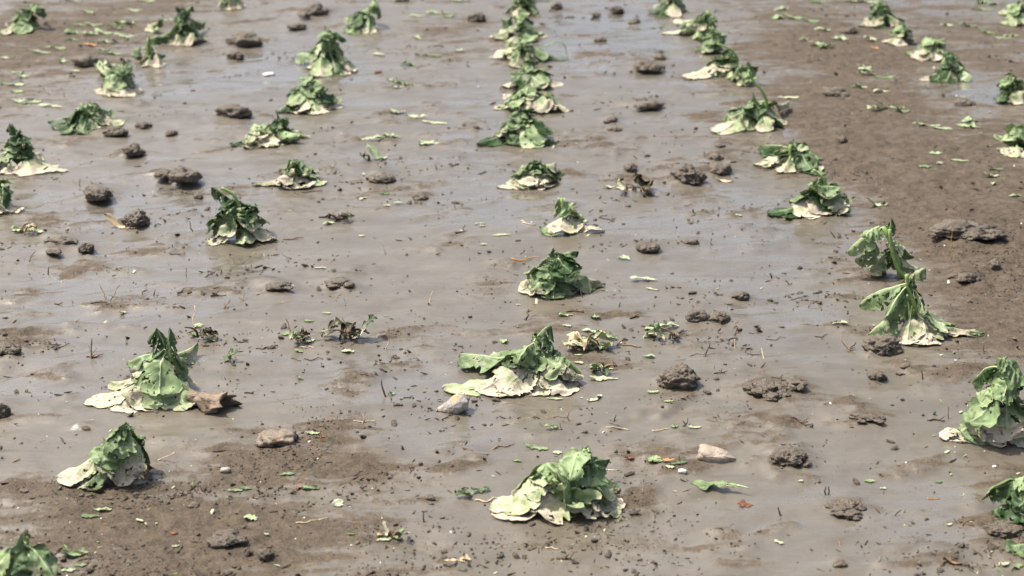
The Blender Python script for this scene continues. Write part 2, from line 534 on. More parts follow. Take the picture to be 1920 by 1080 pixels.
# ------------------------------------------------------------------ cabbage plants
# name for others, label, base px, apex px, lean of far leaves, leaves
# leaf = (tip px, tip py, tip height cm, root fraction of stalk, arch cm, width cm, mud, tone)
def L(x, y, h=0.0, rf=0.9, arch=3.0, wd=8.0, mud=0.5, tone=0.5):
    return dict(x=x, y=y, h=h, rf=rf, arch=arch, wd=wd, mud=mud, tone=tone)


PLANTS = [
 dict(short='the widest wilted cabbage in front', label='widest collapsed cabbage at the bottom centre, a tent of grey green leaves', base=(1065, 940), apex=(1097, 842), leaves=[
    L(918, 950, 0, .85, 1.2, 9, .55, .75), L(925, 968, 0, .6, 2, 9, .75, .6), L(1000, 974, 0, .8, 2, 10, .5, .85), L(1060, 976, 0, .95, 2.5, 9, .4, .8),
    L(1125, 974, 0, .9, 2, 9, .55, .7), L(1166, 962, 0, .95, 2, 8, .5, .5), L(1158, 915, .5, .9, 2.5, 7, .3, .2), L(1143, 872, 3.5, .7, 3, 4, .1, .15),
    L(1100, 905, 1, .9, 1, 8, .3, .7), L(960, 920, 1, .95, 1.2, 7, .3, .8), L(1030, 935, 2.5, 1, 1.5, 8, .35, .85), L(1105, 935, 3, 1, 1.5, 7, .3, .6),
    L(985, 945, 1.5, .95, 1.5, 7, .45, .9), L(1150, 940, 2, 1, 1.5, 6, .4, .6), L(1075, 905, 5, 1, 1.2, 6, .1, .7), L(1120, 900, 5, 1, 1.2, 5, .1, .35)]),
 dict(short='the cabbage behind the pear shaped stone', label='sprawling wilted cabbage with one raised dark leaf, behind the pear shaped stone', base=(1005, 712), apex=(1008, 640), leaves=[
    L(832, 732, .2, .45, 2.0, 9, .25, .95), L(862, 668, 2.2, .5, 3.5, 9, .05, .45), L(895, 738, 0, .6, 2, 9, .85, .7), L(945, 742, 0, .7, 2, 9, .8, .7),
    L(1010, 742, 0, .8, 2, 8, .6, .7), L(1075, 738, 0, .7, 2.2, 9, .75, .7), L(1095, 712, 1, .8, 2.5, 6, .4, .6), L(1040, 668, 6, 1, 5.5, 6, .0, .08),
    L(1034, 610, 13, 1, 2, 7, 0, .1), L(998, 622, 9, 1, 1, 3, .1, .7), L(985, 700, 3, 1, 2, 7, .05, .45), L(960, 690, 2, 1, 2, 7, .2, .8), L(1060, 705, 2.5, 1, 2, 7, .4, .7), L(925, 660, 1, .8, 3, 7, .2, .6)],
    stalks=[[(1008, 705), (1030, 671), (1062, 676), (1088, 702)]]),
 dict(short='the cabbage beside the rotten log', label='wilted cabbage with a bright green upright tuft, beside a chunk of rotten log', base=(300, 745), apex=(318, 655), leaves=[
    L(158, 758, 0, .5, 3, 7, .95, .7), L(205, 770, 0, .6, 2.5, 9, .9, .7), L(250, 772, 0, .75, 2.5, 9, .8, .75), L(305, 774, 0, .9, 2, 9, .25, .9),
    L(352, 776, 0, .85, 2.5, 8, .5, .8), L(375, 768, 0, .7, 2.5, 6, .8, .7), L(205, 722, .5, .75, 5, 5, .5, .6), L(352, 725, 1, 1.05, 1.5, 6, .2, .75),
    L(294, 616, 12, .9, 1, 8, 0, .22), L(318, 612, 12.5, .95, 1, 7, 0, .3), L(285, 690, 4, 1, 1.5, 6, .1, .5), L(300, 745, 3.5, 1, 1.5, 8, .1, .85),
    L(340, 700, 3, 1.1, 1.2, 6, .15, .6), L(265, 745, 1.5, 1, 1.5, 7, .5, .8), L(372, 650, 2, .9, 2, 6, .4, .6)]),
 dict(short='the small cabbage with the hooked root', label='small drooping cabbage leaning left with an orange leaf and pale hooked root', base=(235, 895), apex=(243, 800), leaves=[
    L(107, 900, .8, .9, 1.2, 8, .65, .9), L(118, 912, 0, .6, 2, 7, .5, .5), L(150, 917, 0, .8, 2, 7, .25, .2), L(222, 918, 0, .95, 2, 8, .85, .5),
    L(190, 895, 2, 1, 2, 8, .15, .55), L(265, 875, 1, .9, 1.2, 5, .15, .15), L(240, 870, 3.5, 1, .8, 5, 0, .3), L(200, 850, 5, 1, .8, 5, .05, .6), L(272, 840, 4, .9, 1, 3, 0, .6), L(250, 880, 2, 1, .8, 5, .1, .1)]),
 dict(short='the cabbage cut by the bottom left corner', label='ragged dark green cabbage cut off by the bottom left corner', base=(52, 1100), apex=(48, 1015), leaves=[
    L(100, 1045, 6, .8, 2.5, 7, .0, .15), L(0, 1052, 3.5, .7, 3, 8, .3, .8), L(75, 1100, 2, 1, 2, 7, .05, .2), L(15, 1105, 1, .9, 2, 9, .3, .85), L(100, 1110, 0, .8, 2, 8, .3, .6), L(42, 1005, 10, 1, .8, 3, 0, .3), L(50, 1115, 1, 1, 2, 8, .3, .8)]),
 dict(short='the tall cabbage at the right edge', label='tall dark bluish cabbage with hanging leaves, cut by the right edge', base=(1885, 820), apex=(1885, 680), leaves=[
    L(1762, 822, .2, .6, 2.5, 7, .7, .7), L(1800, 826, 0, .6, 3, 9, .15, .4), L(1850, 838, 0, .75, 2.5, 9, .55, .45), L(1890, 842, 0, .8, 2.5, 9, .75, .6), L(1940, 835, 0, .7, 3, 9, .5, .5),
    L(1815, 800, 4, .7, 1.5, 8, .15, .45), L(1875, 740, 6, 1, 1, 5, .05, .15), L(1915, 730, 8, 1, 3, 7, 0, .35), L(1860, 800, 3, .7, 2, 8, .05, .35), L(1920, 790, 3, .8, 2, 8, .1, .4), L(1870, 668, 15, .95, 1, 4, .1, .5), L(1900, 775, 6, .9, 1.5, 7, .1, .2), L(1835, 775, 6, .75, 2, 5, .15, .85)]),
 dict(short='the big veined leaf at the right edge', label='broad veined blue green cabbage leaves cut by the right edge in front', base=(1950, 985), apex=(1948, 895), leaves=[
    L(1862, 968, .8, .8, 2.5, 11, .0, .08), L(1868, 915, 3, 1, 2.5, 10, .05, .5), L(1905, 995, 0, .9, 2, 8, .05, .1), L(1980, 990, 0, .9, 2, 9, .2, .3), L(1900, 925, 5, 1, 2, 7, .1, .7), L(1955, 860, 12, .9, 1, 6, .0, .3)]),
 dict(short='the flat leaf tips at the lower right', label='dark teal leaf tips lying on wet mud at the lower right edge', base=(1975, 1035), apex=(1970, 1005), leaves=[
    L(1885, 1024, .6, .8, 1.5, 5, .05, .3), L(1935, 1050, 0, .8, 1.5, 6, .1, .4), L(1990, 1050, 0, .8, 1.5, 6, .2, .4)]),
 dict(slim=2, short='the long stemmed cabbage', label='long bare stemmed cabbage with leaves hanging to the left of its stalk', base=(1690, 520), apex=(1656, 425), leaves=[
    L(1602, 492, 4, .9, 3, 8, .55, .45), L(1590, 470, 7.5, 1, 2.5, 7, .1, .8), L(1625, 508, 1.5, .85, 3, 7, .6, .4), L(1672, 405, 14, .75, .5, 3.5, 0, .1), L(1640, 500, 1, .6, 3, 6, .05, .05), L(1622, 460, 8, 1, 2, 6, .1, .75), L(1668, 440, 10, .9, .5, 3.5, 0, .1)],
    stalks=[[(1700, 560), (1683, 505), (1672, 470), (1668, 430)]]),
 dict(slim=2, short='the cabbage standing on two stalks', label='cabbage standing on two bent green stalks with a whitish leaf at its foot', base=(1715, 625), apex=(1705, 520), leaves=[
    L(1628, 628, 1, .8, 4, 8, .15, .45), L(1612, 570, 6, .9, 3, 8, .3, .5), L(1740, 652, 0, .5, 4, 9, .95, .8), L(1700, 650, 0, .6, 3, 7, .9, .7), L(1755, 630, 0, .4, 2, 7, .7, .4), L(1722, 580, 5, 1, 1.5, 5, 0, .12),
    L(1735, 505, 8, 1, 2, 5, .9, .6), L(1690, 560, 5, 1, 2, 6, .05, .2), L(1845, 632, .5, .25, 1.5, 4.5, .3, .12), L(1660, 600, 5, .9, 3, 7, .05, .4), L(1715, 535, 9, 1, 1, 6, .1, .25)],
    stalks=[[(1727, 628), (1728, 600), (1715, 572), (1702, 540), (1700, 515)], [(1704, 640), (1706, 610), (1714, 580)]]),
 dict(short='the bushy cabbage of the centre row', label='bushy dark green wilted cabbage in mid centre row with a drooping side sprig', base=(1045, 542), apex=(1040, 482), leaves=[
    L(972, 551, 0, .8, 2.5, 6, .6, .6), L(1000, 557, 0, .9, 2.5, 7, .2, .3), L(1038, 562, 0, 1, 2, 7, .1, .3), L(1075, 556, 0, .9, 2, 6, .3, .6), L(1108, 548, 0, .8, 2, 5, .2, .6), L(1135, 532, .5, .7, 2, 5, .2, .3),
    L(992, 515, 3, 1, 2, 7, .15, .9), L(1020, 540, 2, 1, 2, 7, .1, .35), L(1062, 535, 3, 1, 2, 7, .05, .2), L(1092, 500, 5, 1, 4.5, 5, 0, .1), L(1085, 470, 9, 1, 1, 4, 0, .2), L(1030, 505, 5, 1.05, 1, 5, .1, .85), L(1100, 540, 1, 1, 2, 6, .1, .15)]),
 dict(short='the cabbage with the arching top', label='cabbage with a bare arching top sprig over muddy lower leaves', base=(450, 447), apex=(445, 372), leaves=[
    L(397, 352, 11, .9, 1.5, 4.5, 0, .12), L(388, 435, 1.5, .7, 3, 8, 0, .03), L(388, 458, 0, .6, 2.5, 7, .85, .6), L(425, 458, 0, .8, 2, 7, .6, .6), L(475, 456, 0, .8, 2, 7, .6, .6), L(520, 450, 0, .7, 2, 6, .8, .6),
    L(502, 415, 2.5, .9, 3, 6, .05, .35), L(410, 400, 6, .9, 2, 5, 0, .08), L(450, 430, 3, .9, 2, 7, .1, .35), L(420, 375, 9, 1, 1, 4.5, 0, .2), L(480, 395, 7, 1, 2, 4.5, 0, .15), L(462, 440, 1.5, .8, 2, 7, .5, .6)],
    stalks=[[(455, 445), (452, 400), (440, 365), (415, 352)]]),
 dict(slim=1, short='the thin upright cabbage', label='thin pale upright cabbage with a bent over side leaf', base=(1062, 428), apex=(1053, 362), leaves=[
    L(1017, 438, .2, .6, 2, 6, .1, .45), L(1045, 442, 0, .8, 2, 7, .95, .7), L(1085, 436, 0, .7, 2, 5, .9, .7), L(1045, 405, 3, 1, .8, 5, .1, .9), L(1070, 410, 3, 1, .8, 5, .15, .8), L(1052, 385, 6, 1, .6, 4, .05, .95), L(1095, 425, .5, .8, 5, 3, .3, .7), L(1134, 436, 0, .3, 2, 3, .7, .7)]),
 dict(short='the cabbage with the round beige leaf', label='cabbage spread low with a round beige mud covered leaf in front', base=(1540, 392), apex=(1548, 338), leaves=[
    L(1440, 402, .5, .5, 2.5, 7, .0, .05), L(1505, 408, 0, .7, 2.5, 8, .95, .7), L(1535, 406, 0, .8, 2, 6, .7, .6), L(1572, 402, 0, .9, 2, 7, .5, .6), L(1582, 368, 1.5, 1, 2, 5, .2, .5), L(1500, 385, 1.5, .8, 3, 7, .2, .4), L(1550, 385, 2.5, 1, 1.5, 6, .2, .5), L(1570, 385, 2, 1, 1.5, 5, .4, .8)],
    stalks=[[(1548, 390), (1552, 360), (1545, 335), (1525, 318)]]),
 dict(short='the cabbage draped to the right', label='bluish cabbage draped in one long fall of leaves down to the right', base=(1490, 312), apex=(1482, 265), leaves=[
    L(1412, 312, 0, .6, 2.5, 7, .7, .6), L(1425, 275, 2, .9, 2, 6, .05, .1), L(1530, 300, 1.5, .9, 3, 8, .05, .55), L(1500, 318, 0, .8, 2, 7, .1, .2), L(1460, 305, .5, .9, 2, 7, .1, .5), L(1520, 325, 0, .9, 2, 6, .1, .3), L(1545, 330, 0, .7, 2, 5, .05, .2), L(1440, 300, 1, .8, 2, 6, .3, .3)]),
 dict(short='the flattened cabbage with the pale top', label='flattened cabbage with a pale folded top over a dark right side', base=(1005, 342), apex=(1020, 302), leaves=[
    L(932, 352, 0, .5, 1.5, 5, .85, .7), L(965, 352, 0, .6, 2, 6, .3, .6), L(1005, 354, 0, .8, 2, 7, .9, .7), L(1050, 328, .5, .9, 3, 6, .05, .05), L(955, 330, 2, .9, 1.5, 6, .05, .5), L(1030, 340, .5, 1, 1.5, 6, .1, .2), L(985, 330, 2, 1, 1, 6, .1, .85)]),
 dict(short='the flat cabbage with a single stub', label='flat cabbage with one short stub and a dark leaf reaching left', base=(552, 342), apex=(541, 308), leaves=[
    L(472, 342, .2, .3, 1.5, 4.5, .3, .05), L(515, 345, .2, .4, 1.5, 4, .6, .6), L(560, 354, 0, .7, 2, 8, .95, .7), L(596, 342, 0, .7, 2.5, 7, .6, .7), L(575, 325, 1, .9, 2.5, 6, .05, .35), L(540, 350, 0, .8, 1.5, 5, .7, .6)]),
 dict(short='the cabbage with big glossy dark leaves', label='cabbage with big glossy dark green leaves in the centre row', base=(988, 262), apex=(978, 198), leaves=[
    L(895, 272, .2, .4, 2.5, 7, .0, .05), L(960, 272, 0, .7, 3, 7, .05, .2), L(1000, 278, 0, .8, 2, 7, .2, .9), L(1045, 270, 0, .7, 2.5, 6, .1, .2), L(942, 232, 3, .9, 3, 7, 0, .05), L(1028, 240, 3, 1, 3, 8, 0, .08), L(985, 240, 4, 1, 2.5, 8, 0, .05), L(975, 250, 3, .8, 2, 7, .1, .8), L(1020, 265, 1.5, .9, 2, 6, .1, .85)]),
 dict(short='the cabbage like a pile of straps', label='cabbage like a pile of pale straps with a dark leaf at left', base=(508, 264), apex=(518, 222), leaves=[
    L(432, 272, .5, .5, 2.5, 6, .05, .02), L(462, 278, 0, .7, 2.5, 6, .9, .7), L(500, 281, 0, .8, 2, 7, .85, .7), L(545, 274, 0, .8, 2, 6, .4, .5), L(582, 258, 0, .7, 2, 3.5, .6, .6), L(480, 250, 1.5, 1, 1.5, 5, .1, .6), L(520, 258, 2, 1, 1.5, 5, .1, .2), L(545, 250, 2, 1, 1.5, 5, .2, .5)]),
 dict(short='the cabbage with the broad pale edged leaf', label='cabbage with one broad pale edged leaf lying left over a dark hollow', base=(1418, 232), apex=(1412, 178), leaves=[
    L(1342, 248, .4, .8, 2, 9, .55, .5), L(1362, 212, 1.5, .9, 2.5, 7, .05, .25), L(1400, 245, 0, .8, 2, 5, .3, .6), L(1440, 247, 0, .8, 2, 6, .5, .6), L(1468, 240, 0, .8, 2, 6, .2, .2), L(1450, 205, 3, .9, 2.5, 6, .05, .3), L(1480, 190, 2, .8, 2, 5, .7, .7), L(1420, 225, 2.5, 1, 2, 6, .1, .15)],
    stalks=[[(1424, 230), (1440, 195), (1428, 168), (1410, 150), (1404, 132)]]),
 dict(short='the cabbage leaning on the second left row', label='cabbage with a dark left flank and ragged pale hem, second row from left', base=(582, 198), apex=(588, 142), leaves=[
    L(520, 206, .5, .8, 2, 7, .1, .03), L(555, 212, 0, .7, 2, 7, .8, .7), L(598, 213, 0, .8, 2, 7, .6, .7), L(642, 200, 0, .7, 2, 6, .8, .7), L(545, 165, 4, 1, 2, 6, .05, .2), L(570, 185, 3, 1, 2, 7, .1, .5), L(610, 180, 3, 1, 2, 6, .05, .6), L(560, 145, 6, 1, 1, 5, .1, .5), L(625, 195, 1, .9, 2, 6, .1, .1)]),
 dict(short='the tall rounded cabbage at the back', label='tall rounded cabbage with a broad shield leaf at left, far back', base=(618, 130), apex=(612, 50), leaves=[
    L(556, 108, 2.5, .9, 4, 10, .15, .5), L(600, 146, 0, .8, 2, 8, .4, .6), L(642, 142, 0, .7, 2, 8, .4, .55), L(665, 135, 0, .7, 2, 6, .5, .6), L(585, 95, 5, 1, 3, 7, .05, .15), L(620, 100, 6, 1, 2, 8, .05, .5), L(645, 100, 4, 1, 3, 7, .05, .6), L(575, 130, 0, .5, 3, 7, .6, .6), L(650, 75, 7, 1, 2, 5, .1, .3)]),
 dict(short='the cabbage above the rounded one', label='pale cabbage just behind a tall rounded one, near the top', base=(672, 52), apex=(702, -2), leaves=[
    L(645, 35, 2, .6, 2, 5, .4, .8), L(655, 62, 0, .7, 2, 7, .1, .6), L(690, 62, 0, .8, 2, 6, .4, .5), L(680, 40, 3, .9, 2, 6, .1, .7), L(712, 30, 3, 1, 2, 5, .05, .35), L(695, 20, 5, 1, 1, 5, .1, .7)]),
 dict(short='the cabbage with the folded dark leaf', label='cabbage with a long dark folded leaf reaching left, partly under clods', base=(172, 236), apex=(168, 188), leaves=[
    L(90, 226, 1.8, .4, 3, 6.5, .05, .03), L(98, 242, .2, .5, 2, 6, .1, .03), L(148, 248, 0, .6, 2, 6, .1, .08), L(190, 245, 0, .7, 2, 7, .95, .7), L(232, 236, 0, .7, 2.5, 6, .5, .5), L(150, 215, 3, 1, 1.5, 5, .1, .6), L(185, 215, 3, 1, 1.5, 5, .1, .5), L(168, 225, 2, 1, 1, 5, .2, .6), L(115, 256, 0, .1, 1, 4, .1, .3)]),
 dict(short='the fan shaped cabbage', label='fan shaped cabbage with dark spikes above a broad beige hem', base=(225, 170), apex=(230, 115), leaves=[
    L(178, 174, 0, .7, 2, 7, .8, .7), L(205, 182, 0, .8, 2, 8, .95, .7), L(235, 182, 0, .8, 2, 8, .95, .7), L(266, 174, 0, .7, 2, 6, .7, .6), L(203, 140, 3, 1, 2, 6, .05, .1), L(250, 140, 3.5, 1, 2, 6, .1, .6), L(226, 108, 9, 1, 1, 4, 0, .1), L(222, 160, 2, 1, 1.5, 6, .4, .5), L(250, 165, 1.5, 1, 1.5, 6, .3, .5), L(185, 118, 2, .7, 2, 5, .3, .7)]),
 dict(slim=1, short='the narrow cabbage with a bent neck', label='narrow cabbage with a bent neck and one leaf drooping left', base=(285, 122), apex=(278, 62), leaves=[
    L(252, 95, 2, 1, 3, 6, .1, .3), L(270, 127, 0, .8, 1.5, 5, .8, .7), L(300, 129, 0, .8, 1.5, 5, .8, .7), L(318, 68, 6, .9, 2.5, 6, .05, .25), L(285, 100, 3, 1, 1, 5, .1, .6), L(262, 118, 0, .8, 2, 5, .6, .7)]),
 dict(short='the skirted cabbage at the upper left', label='upright cabbage with a long pale skirt of leaves, upper left', base=(345, 78), apex=(342, 14), leaves=[
    L(278, 44, 1, .8, 2, 6, .4, .7), L(325, 84, 0, .9, 1.5, 6, .6, .7), L(350, 86, 0, .9, 1.5, 6, .6, .7), L(370, 78, 0, .8, 1.5, 6, .6, .7), L(385, 40, 3, .9, 3, 6, .1, .3), L(340, 50, 5, 1, 1, 6, .1, .7), L(362, 12, 9, 1, 1.5, 5, 0, .15), L(330, 12, 9, 1, 1, 4, 0, .1), L(320, 60, 2, 1, 2, 6, .1, .25)]),
 dict(short='the cabbage at the top edge left', label='pale cabbage cut by the top edge, left of the middle', base=(432, 14), apex=(430, -30), leaves=[
    L(412, 16, 0, .8, 2, 6, .5, .8), L(432, 20, 0, .8, 2, 6, .6, .8), L(452, 18, 0, .8, 2, 6, .6, .7), L(420, -5, 3, 1, 2, 6, .1, .2), L(445, -8, 3, 1, 2, 6, .1, .3)]),
 dict(short='the cabbage with the cream oval leaf', label='bright cabbage at the left edge with a cream oval leaf in front', base=(30, 312), apex=(38, 245), leaves=[
    L(60, 330, 0, .7, 2, 9, .92, .8), L(5, 328, 0, .7, 2, 7, .8, .7), L(126, 322, 0, .5, 3, 5, .9, .8), L(95, 305, .5, .6, 3, 5, .3, .4), L(18, 232, 9, .9, 1, 4, 0, .2), L(40, 255, 7, 1, 1.5, 4, 0, .2), L(15, 290, 3, 1, 2, 7, .1, .6), L(60, 300, 2, 1, 2.5, 7, .1, .5), L(-20, 320, 0, .8, 2, 7, .4, .5), L(22, 235, 9.5, 1, .5, 4, 0, .15)]),
 dict(short='the cut off cabbage at the left edge', label='white hemmed cabbage mostly cut off by the left edge', base=(-8, 392), apex=(-5, 335), leaves=[
    L(36, 402, 0, .6, 2.5, 6, .95, .9), L(10, 405, 0, .8, 2, 6, .9, .9), L(18, 370, 3, 1, 2, 5, .6, .8), L(-30, 400, 0, .8, 2, 7, .5, .5), L(5, 385, 3, 1, 1.5, 5, .2, .1)]),
 dict(short='the cabbage in the top left corner', label='bluish cabbage in the top left corner on brown soil', base=(38, 55), apex=(68, 0), leaves=[
    L(0, 64, 0, .5, 2, 6, .5, .7), L(32, 64, 0, .7, 2, 7, .1, .6), L(65, 58, 0, .7, 2, 6, .2, .5), L(28, 22, 5, .8, 2, 5, 0, .12), L(75, 20, 5, 1, 2, 5, .1, .6), L(48, 35, 4, 1, 2, 6, .1, .6)]),
 dict(short='the cabbage right behind the glossy one', label='muddy hemmed cabbage right behind the glossy dark leaved one', base=(1000, 205), apex=(990, 158), leaves=[
    L(925, 204, 0, .7, 2, 6, .5, .7), L(965, 212, 0, .8, 2, 7, .8, .8), L(1025, 214, 0, .8, 2, 7, .9, .8), L(1066, 210, 0, .7, 2.5, 6, .85, .7), L(960, 180, 2, 1, 2, 6, .1, .3), L(1040, 190, 2, 1, 3, 6, .05, .08), L(1000, 185, 3, 1, 2, 7, .05, .12), L(945, 195, 1, .9, 2, 6, .2, .8)]),
 dict(short='the fourth cabbage of the centre row from the top', label='leafy cabbage fourth from the top of the centre row', base=(995, 158), apex=(985, 112), leaves=[
    L(940, 160, 0, .7, 2, 7, .85, .7), L(980, 168, 0, .8, 2, 7, .3, .5), L(1020, 168, 0, .8, 2, 7, .3, .5), L(1056, 160, 0, .7, 2.5, 6, .8, .7), L(960, 135, 2, 1, 2, 6, .1, .2), L(1030, 140, 2, 1, 2, 6, .1, .3), L(990, 140, 3, 1, 2, 6, .1, .55)]),
 dict(short='the centre cabbage with a side loop', label='pale centre row cabbage with a thin looping stem at its right', base=(980, 112), apex=(975, 65), leaves=[
    L(925, 112, 0, .7, 2, 7, .9, .8), L(965, 118, 0, .8, 2, 7, .3, .75), L(1010, 115, 0, .8, 2, 7, .7, .8), L(1038, 108, 0, .8, 2, 6, .2, .2), L(950, 85, 2, 1, 2, 6, .1, .6), L(1000, 90, 3, 1, 2, 6, .1, .6), L(1068, 112, 0, .2, 2, 3, .1, .1)],
    thin=1, stalks=[[(1020, 88), (1045, 76), (1060, 85), (1064, 110)]]),
 dict(short='the second cabbage of the centre row', label='dark topped cabbage second from the top of the centre row', base=(972, 72), apex=(972, 22), leaves=[
    L(918, 70, 0, .7, 2, 7, .8, .7), L(955, 80, 0, .8, 2, 7, .3, .6), L(1000, 78, 0, .8, 2, 7, .5, .7), L(1030, 68, 0, .7, 3, 6, .4, .3), L(940, 35, 3, 1, 2, 6, .05, .1), L(1000, 40, 3, 1, 2, 6, .05, .1), L(975, 50, 3, 1, 2, 6, .1, .4)]),
 dict(short='the topmost cabbage of the centre row', label='topmost cabbage of the centre row, cut by the top edge', base=(985, 25), apex=(980, -25), leaves=[
    L(945, 22, 0, .8, 2, 6, .3, .3), L(975, 34, 0, .8, 2, 7, .5, .6), L(1012, 30, 0, .8, 2, 6, .3, .2), L(1005, 5, 3, 1, 2, 6, .05, .1), L(960, 5, 3, 1, 2, 6, .1, .5), L(990, 15, 3, 1, 2, 6, .3, .4)]),
 dict(short='the cabbage with the cream scalloped leaf', label='cabbage with a cream scalloped leaf spread left under a hanging stem', base=(1358, 138), apex=(1372, 92), leaves=[
    L(1282, 146, 0, .6, 2, 8, .8, .9), L(1310, 138, 0, .7, 2, 7, .6, .7), L(1345, 143, 0, .8, 2, 6, .4, .8), L(1380, 140, 0, .8, 2, 5, .3, .5), L(1345, 110, 2, 1, 2, 6, .05, .2), L(1385, 115, 3, 1, 2, 5, .05, .15)],
    stalks=[[(1375, 135), (1385, 110), (1368, 90), (1345, 82)]]),
 dict(short='the small cabbage joined to a long stem', label='small dark cabbage head hanging beside a long curved green stem', base=(1402, 158), apex=(1400, 120), leaves=[
    L(1372, 146, 1, 1, 2, 5, .05, .3), L(1410, 160, 0, .9, 1, 4, .2, .3), L(1412, 135, 3, 1, 1, 4, 0, .1), L(1385, 160, 0, .9, 1, 5, .2, .5)]),
 dict(short='the dark cabbage at the top right of centre', label='dark cabbage at the top edge, start of the second row from right', base=(1255, 22), apex=(1262, -30), leaves=[
    L(1215, 20, 1, .7, 2, 6, .1, .05), L(1235, 30, 0, .7, 2, 7, .05, .1), L(1265, 30, 0, .8, 2, 6, .7, .8), L(1295, 22, 0, .8, 2, 6, .3, .3), L(1250, 5, 3, 1, 2, 6, .1, .3), L(1240, -2, 3, 1, 2, 6, .1, .1)]),
 dict(short='the cabbage with two beige leaves', label='cabbage with two beige leaves one above the other, upper right of centre', base=(1312, 66), apex=(1328, 14), leaves=[
    L(1240, 62, 0, .5, 2, 6, .85, .8), L(1262, 36, 1, .7, 2, 6, .85, .8), L(1290, 66, 0, .7, 2, 7, .8, .8), L(1318, 68, 0, .8, 2, 7, .6, .8), L(1280, 44, 1.5, .9, 2, 6, .1, .3), L(1345, 50, 3, 1, 2, 4, .1, .4), L(1318, 30, 4, 1, 2, 6, .1, .3)]),
 dict(short='the dark cabbage stacked below two beige leaves', label='dark green cabbage between two pale leaved ones, upper right of centre', base=(1335, 98), apex=(1335, 55), leaves=[
    L(1305, 92, 0, .8, 2, 5, .1, .05), L(1330, 100, 0, .8, 2, 6, .1, .3), L(1352, 95, 0, .8, 2, 6, .2, .5), L(1348, 62, 3, 1, 2, 5, .05, .1), L(1322, 80, 2, 1, 2, 6, .05, .4)]),
 dict(short='the arched cabbage at the right back', label='cabbage bent into a dark arch at the end of the right row', base=(1785, 148), apex=(1788, 92), leaves=[
    L(1722, 152, 0, .5, 3, 5, .6, .7), L(1748, 156, 0, .6, 3, 6, .1, .02), L(1775, 156, 0, .7, 2, 6, .1, .1), L(1800, 152, 0, .8, 2, 5, .6, .6), L(1798, 115, 3, 1, 2, 5, .1, .35), L(1802, 130, 2, .9, 2, 5, .1, .6), L(1765, 138, 1.5, .8, 2, 6, .1, .3)]),
 dict(short='the hooded cabbage at the right back', label='hooded cabbage hollow under its top with a beige front leaf, right back', base=(1745, 108), apex=(1748, 66), leaves=[
    L(1695, 104, 0, .6, 3, 4, .3, .3), L(1715, 112, 0, .8, 3, 7, .85, .8), L(1762, 117, 0, .8, 2.5, 6, .95, .8), L(1735, 90, 2, 1, 2, 6, .3, .8), L(1775, 100, 2, .9, 3, 4, .1, .3), L(1755, 95, 2, 1, 2, 5, .05, .1)]),
 dict(short='the pale skirted cabbage at the right back', label='cabbage with a pale skirt right below a spiky green one, right back', base=(1692, 78), apex=(1692, 44), leaves=[
    L(1655, 82, 0, .7, 2, 6, .8, .8), L(1680, 86, 0, .8, 2, 6, .8, .8), L(1718, 80, 0, .8, 2, 6, .8, .8), L(1690, 62, 2, 1, 2, 5, .1, .7), L(1672, 65, 1, 1, 2, 5, .3, .7)]),
 dict(short='the spiky cabbage at the top right', label='spiky green cabbage at the top edge of the right row', base=(1658, 48), apex=(1650, -5), leaves=[
    L(1608, 50, 0, .7, 2, 6, .1, .6), L(1640, 54, 0, .8, 2, 6, .2, .5), L(1680, 48, 0, .8, 2, 5, .2, .2), L(1697, 38, 2, .9, 3, 5, .05, .1), L(1640, 20, 4, 1, 2, 6, .1, .8), L(1668, 22, 4, 1, 2, 5, .1, .7), L(1655, 35, 3, 1, 2, 6, .1, .4)]),
 dict(short='the dark cabbage at the upper right edge', label='upright dark cabbage at the upper right edge above a mud slab', base=(1898, 192), apex=(1896, 142), leaves=[
    L(1870, 190, 1, .9, 2, 6, .05, .08), L(1892, 197, 0, .9, 1.5, 6, .05, .05), L(1915, 202, 0, .8, 2, 6, .9, .8), L(1880, 150, 4, 1, 2, 5, .1, .5), L(1897, 135, 6, 1, 1, 4, 0, .1), L(1925, 180, 1, .9, 2, 6, .2, .3), L(1888, 170, 3, 1, 2, 6, .05, .05)]),
 dict(short='the flattened cabbage at the right edge', label='flattened torn cabbage on brown soil at the right edge', base=(1908, 278), apex=(1915, 248), leaves=[
    L(1868, 258, 0, .5, 1.5, 5, .3, .6), L(1885, 290, 0, .5, 1.5, 6, .4, .5), L(1910, 298, 0, .6, 1.5, 6, .5, .7), L(1930, 268, 1, .8, 1.5, 6, .2, .5), L(1890, 270, 1, .9, 1.5, 5, .1, .6)]),
 dict(short='the cabbage in the top right corner', label='torn pale cabbage in the top right corner', base=(1905, 38), apex=(1912, 2), leaves=[
    L(1882, 45, 0, .6, 1.5, 6, .3, .7), L(1905, 48, 0, .6, 1.5, 6, .3, .7), L(1880, 18, 1, .8, 1.5, 5, .4, .7), L(1925, 45, 0, .7, 1.5, 6, .3, .6), L(1900, 20, 2, 1, 1.5, 5, .2, .4)]),
]


def bez(P, n):
    t = np.linspace(0, 1, n)[:, None]
    a, b, c, d = [np.asarray(q, float) for q in P]
    return a * (1 - t) ** 3 + 3 * b * t * (1 - t) ** 2 + 3 * c * t ** 2 * (1 - t) + d * t ** 3


def resample(P, n):
    s = np.r_[0, np.cumsum(np.linalg.norm(np.diff(P, axis=0), axis=1))]
    q = np.linspace(0, s[-1], n)
    return np.stack([np.interp(q, s, P[:, k]) for k in range(3)], 1), s[-1]


NS, NT = 22, 13
TT = np.linspace(-1, 1, NT)
SS = np.linspace(0, 1, NS)
MID = NT // 2


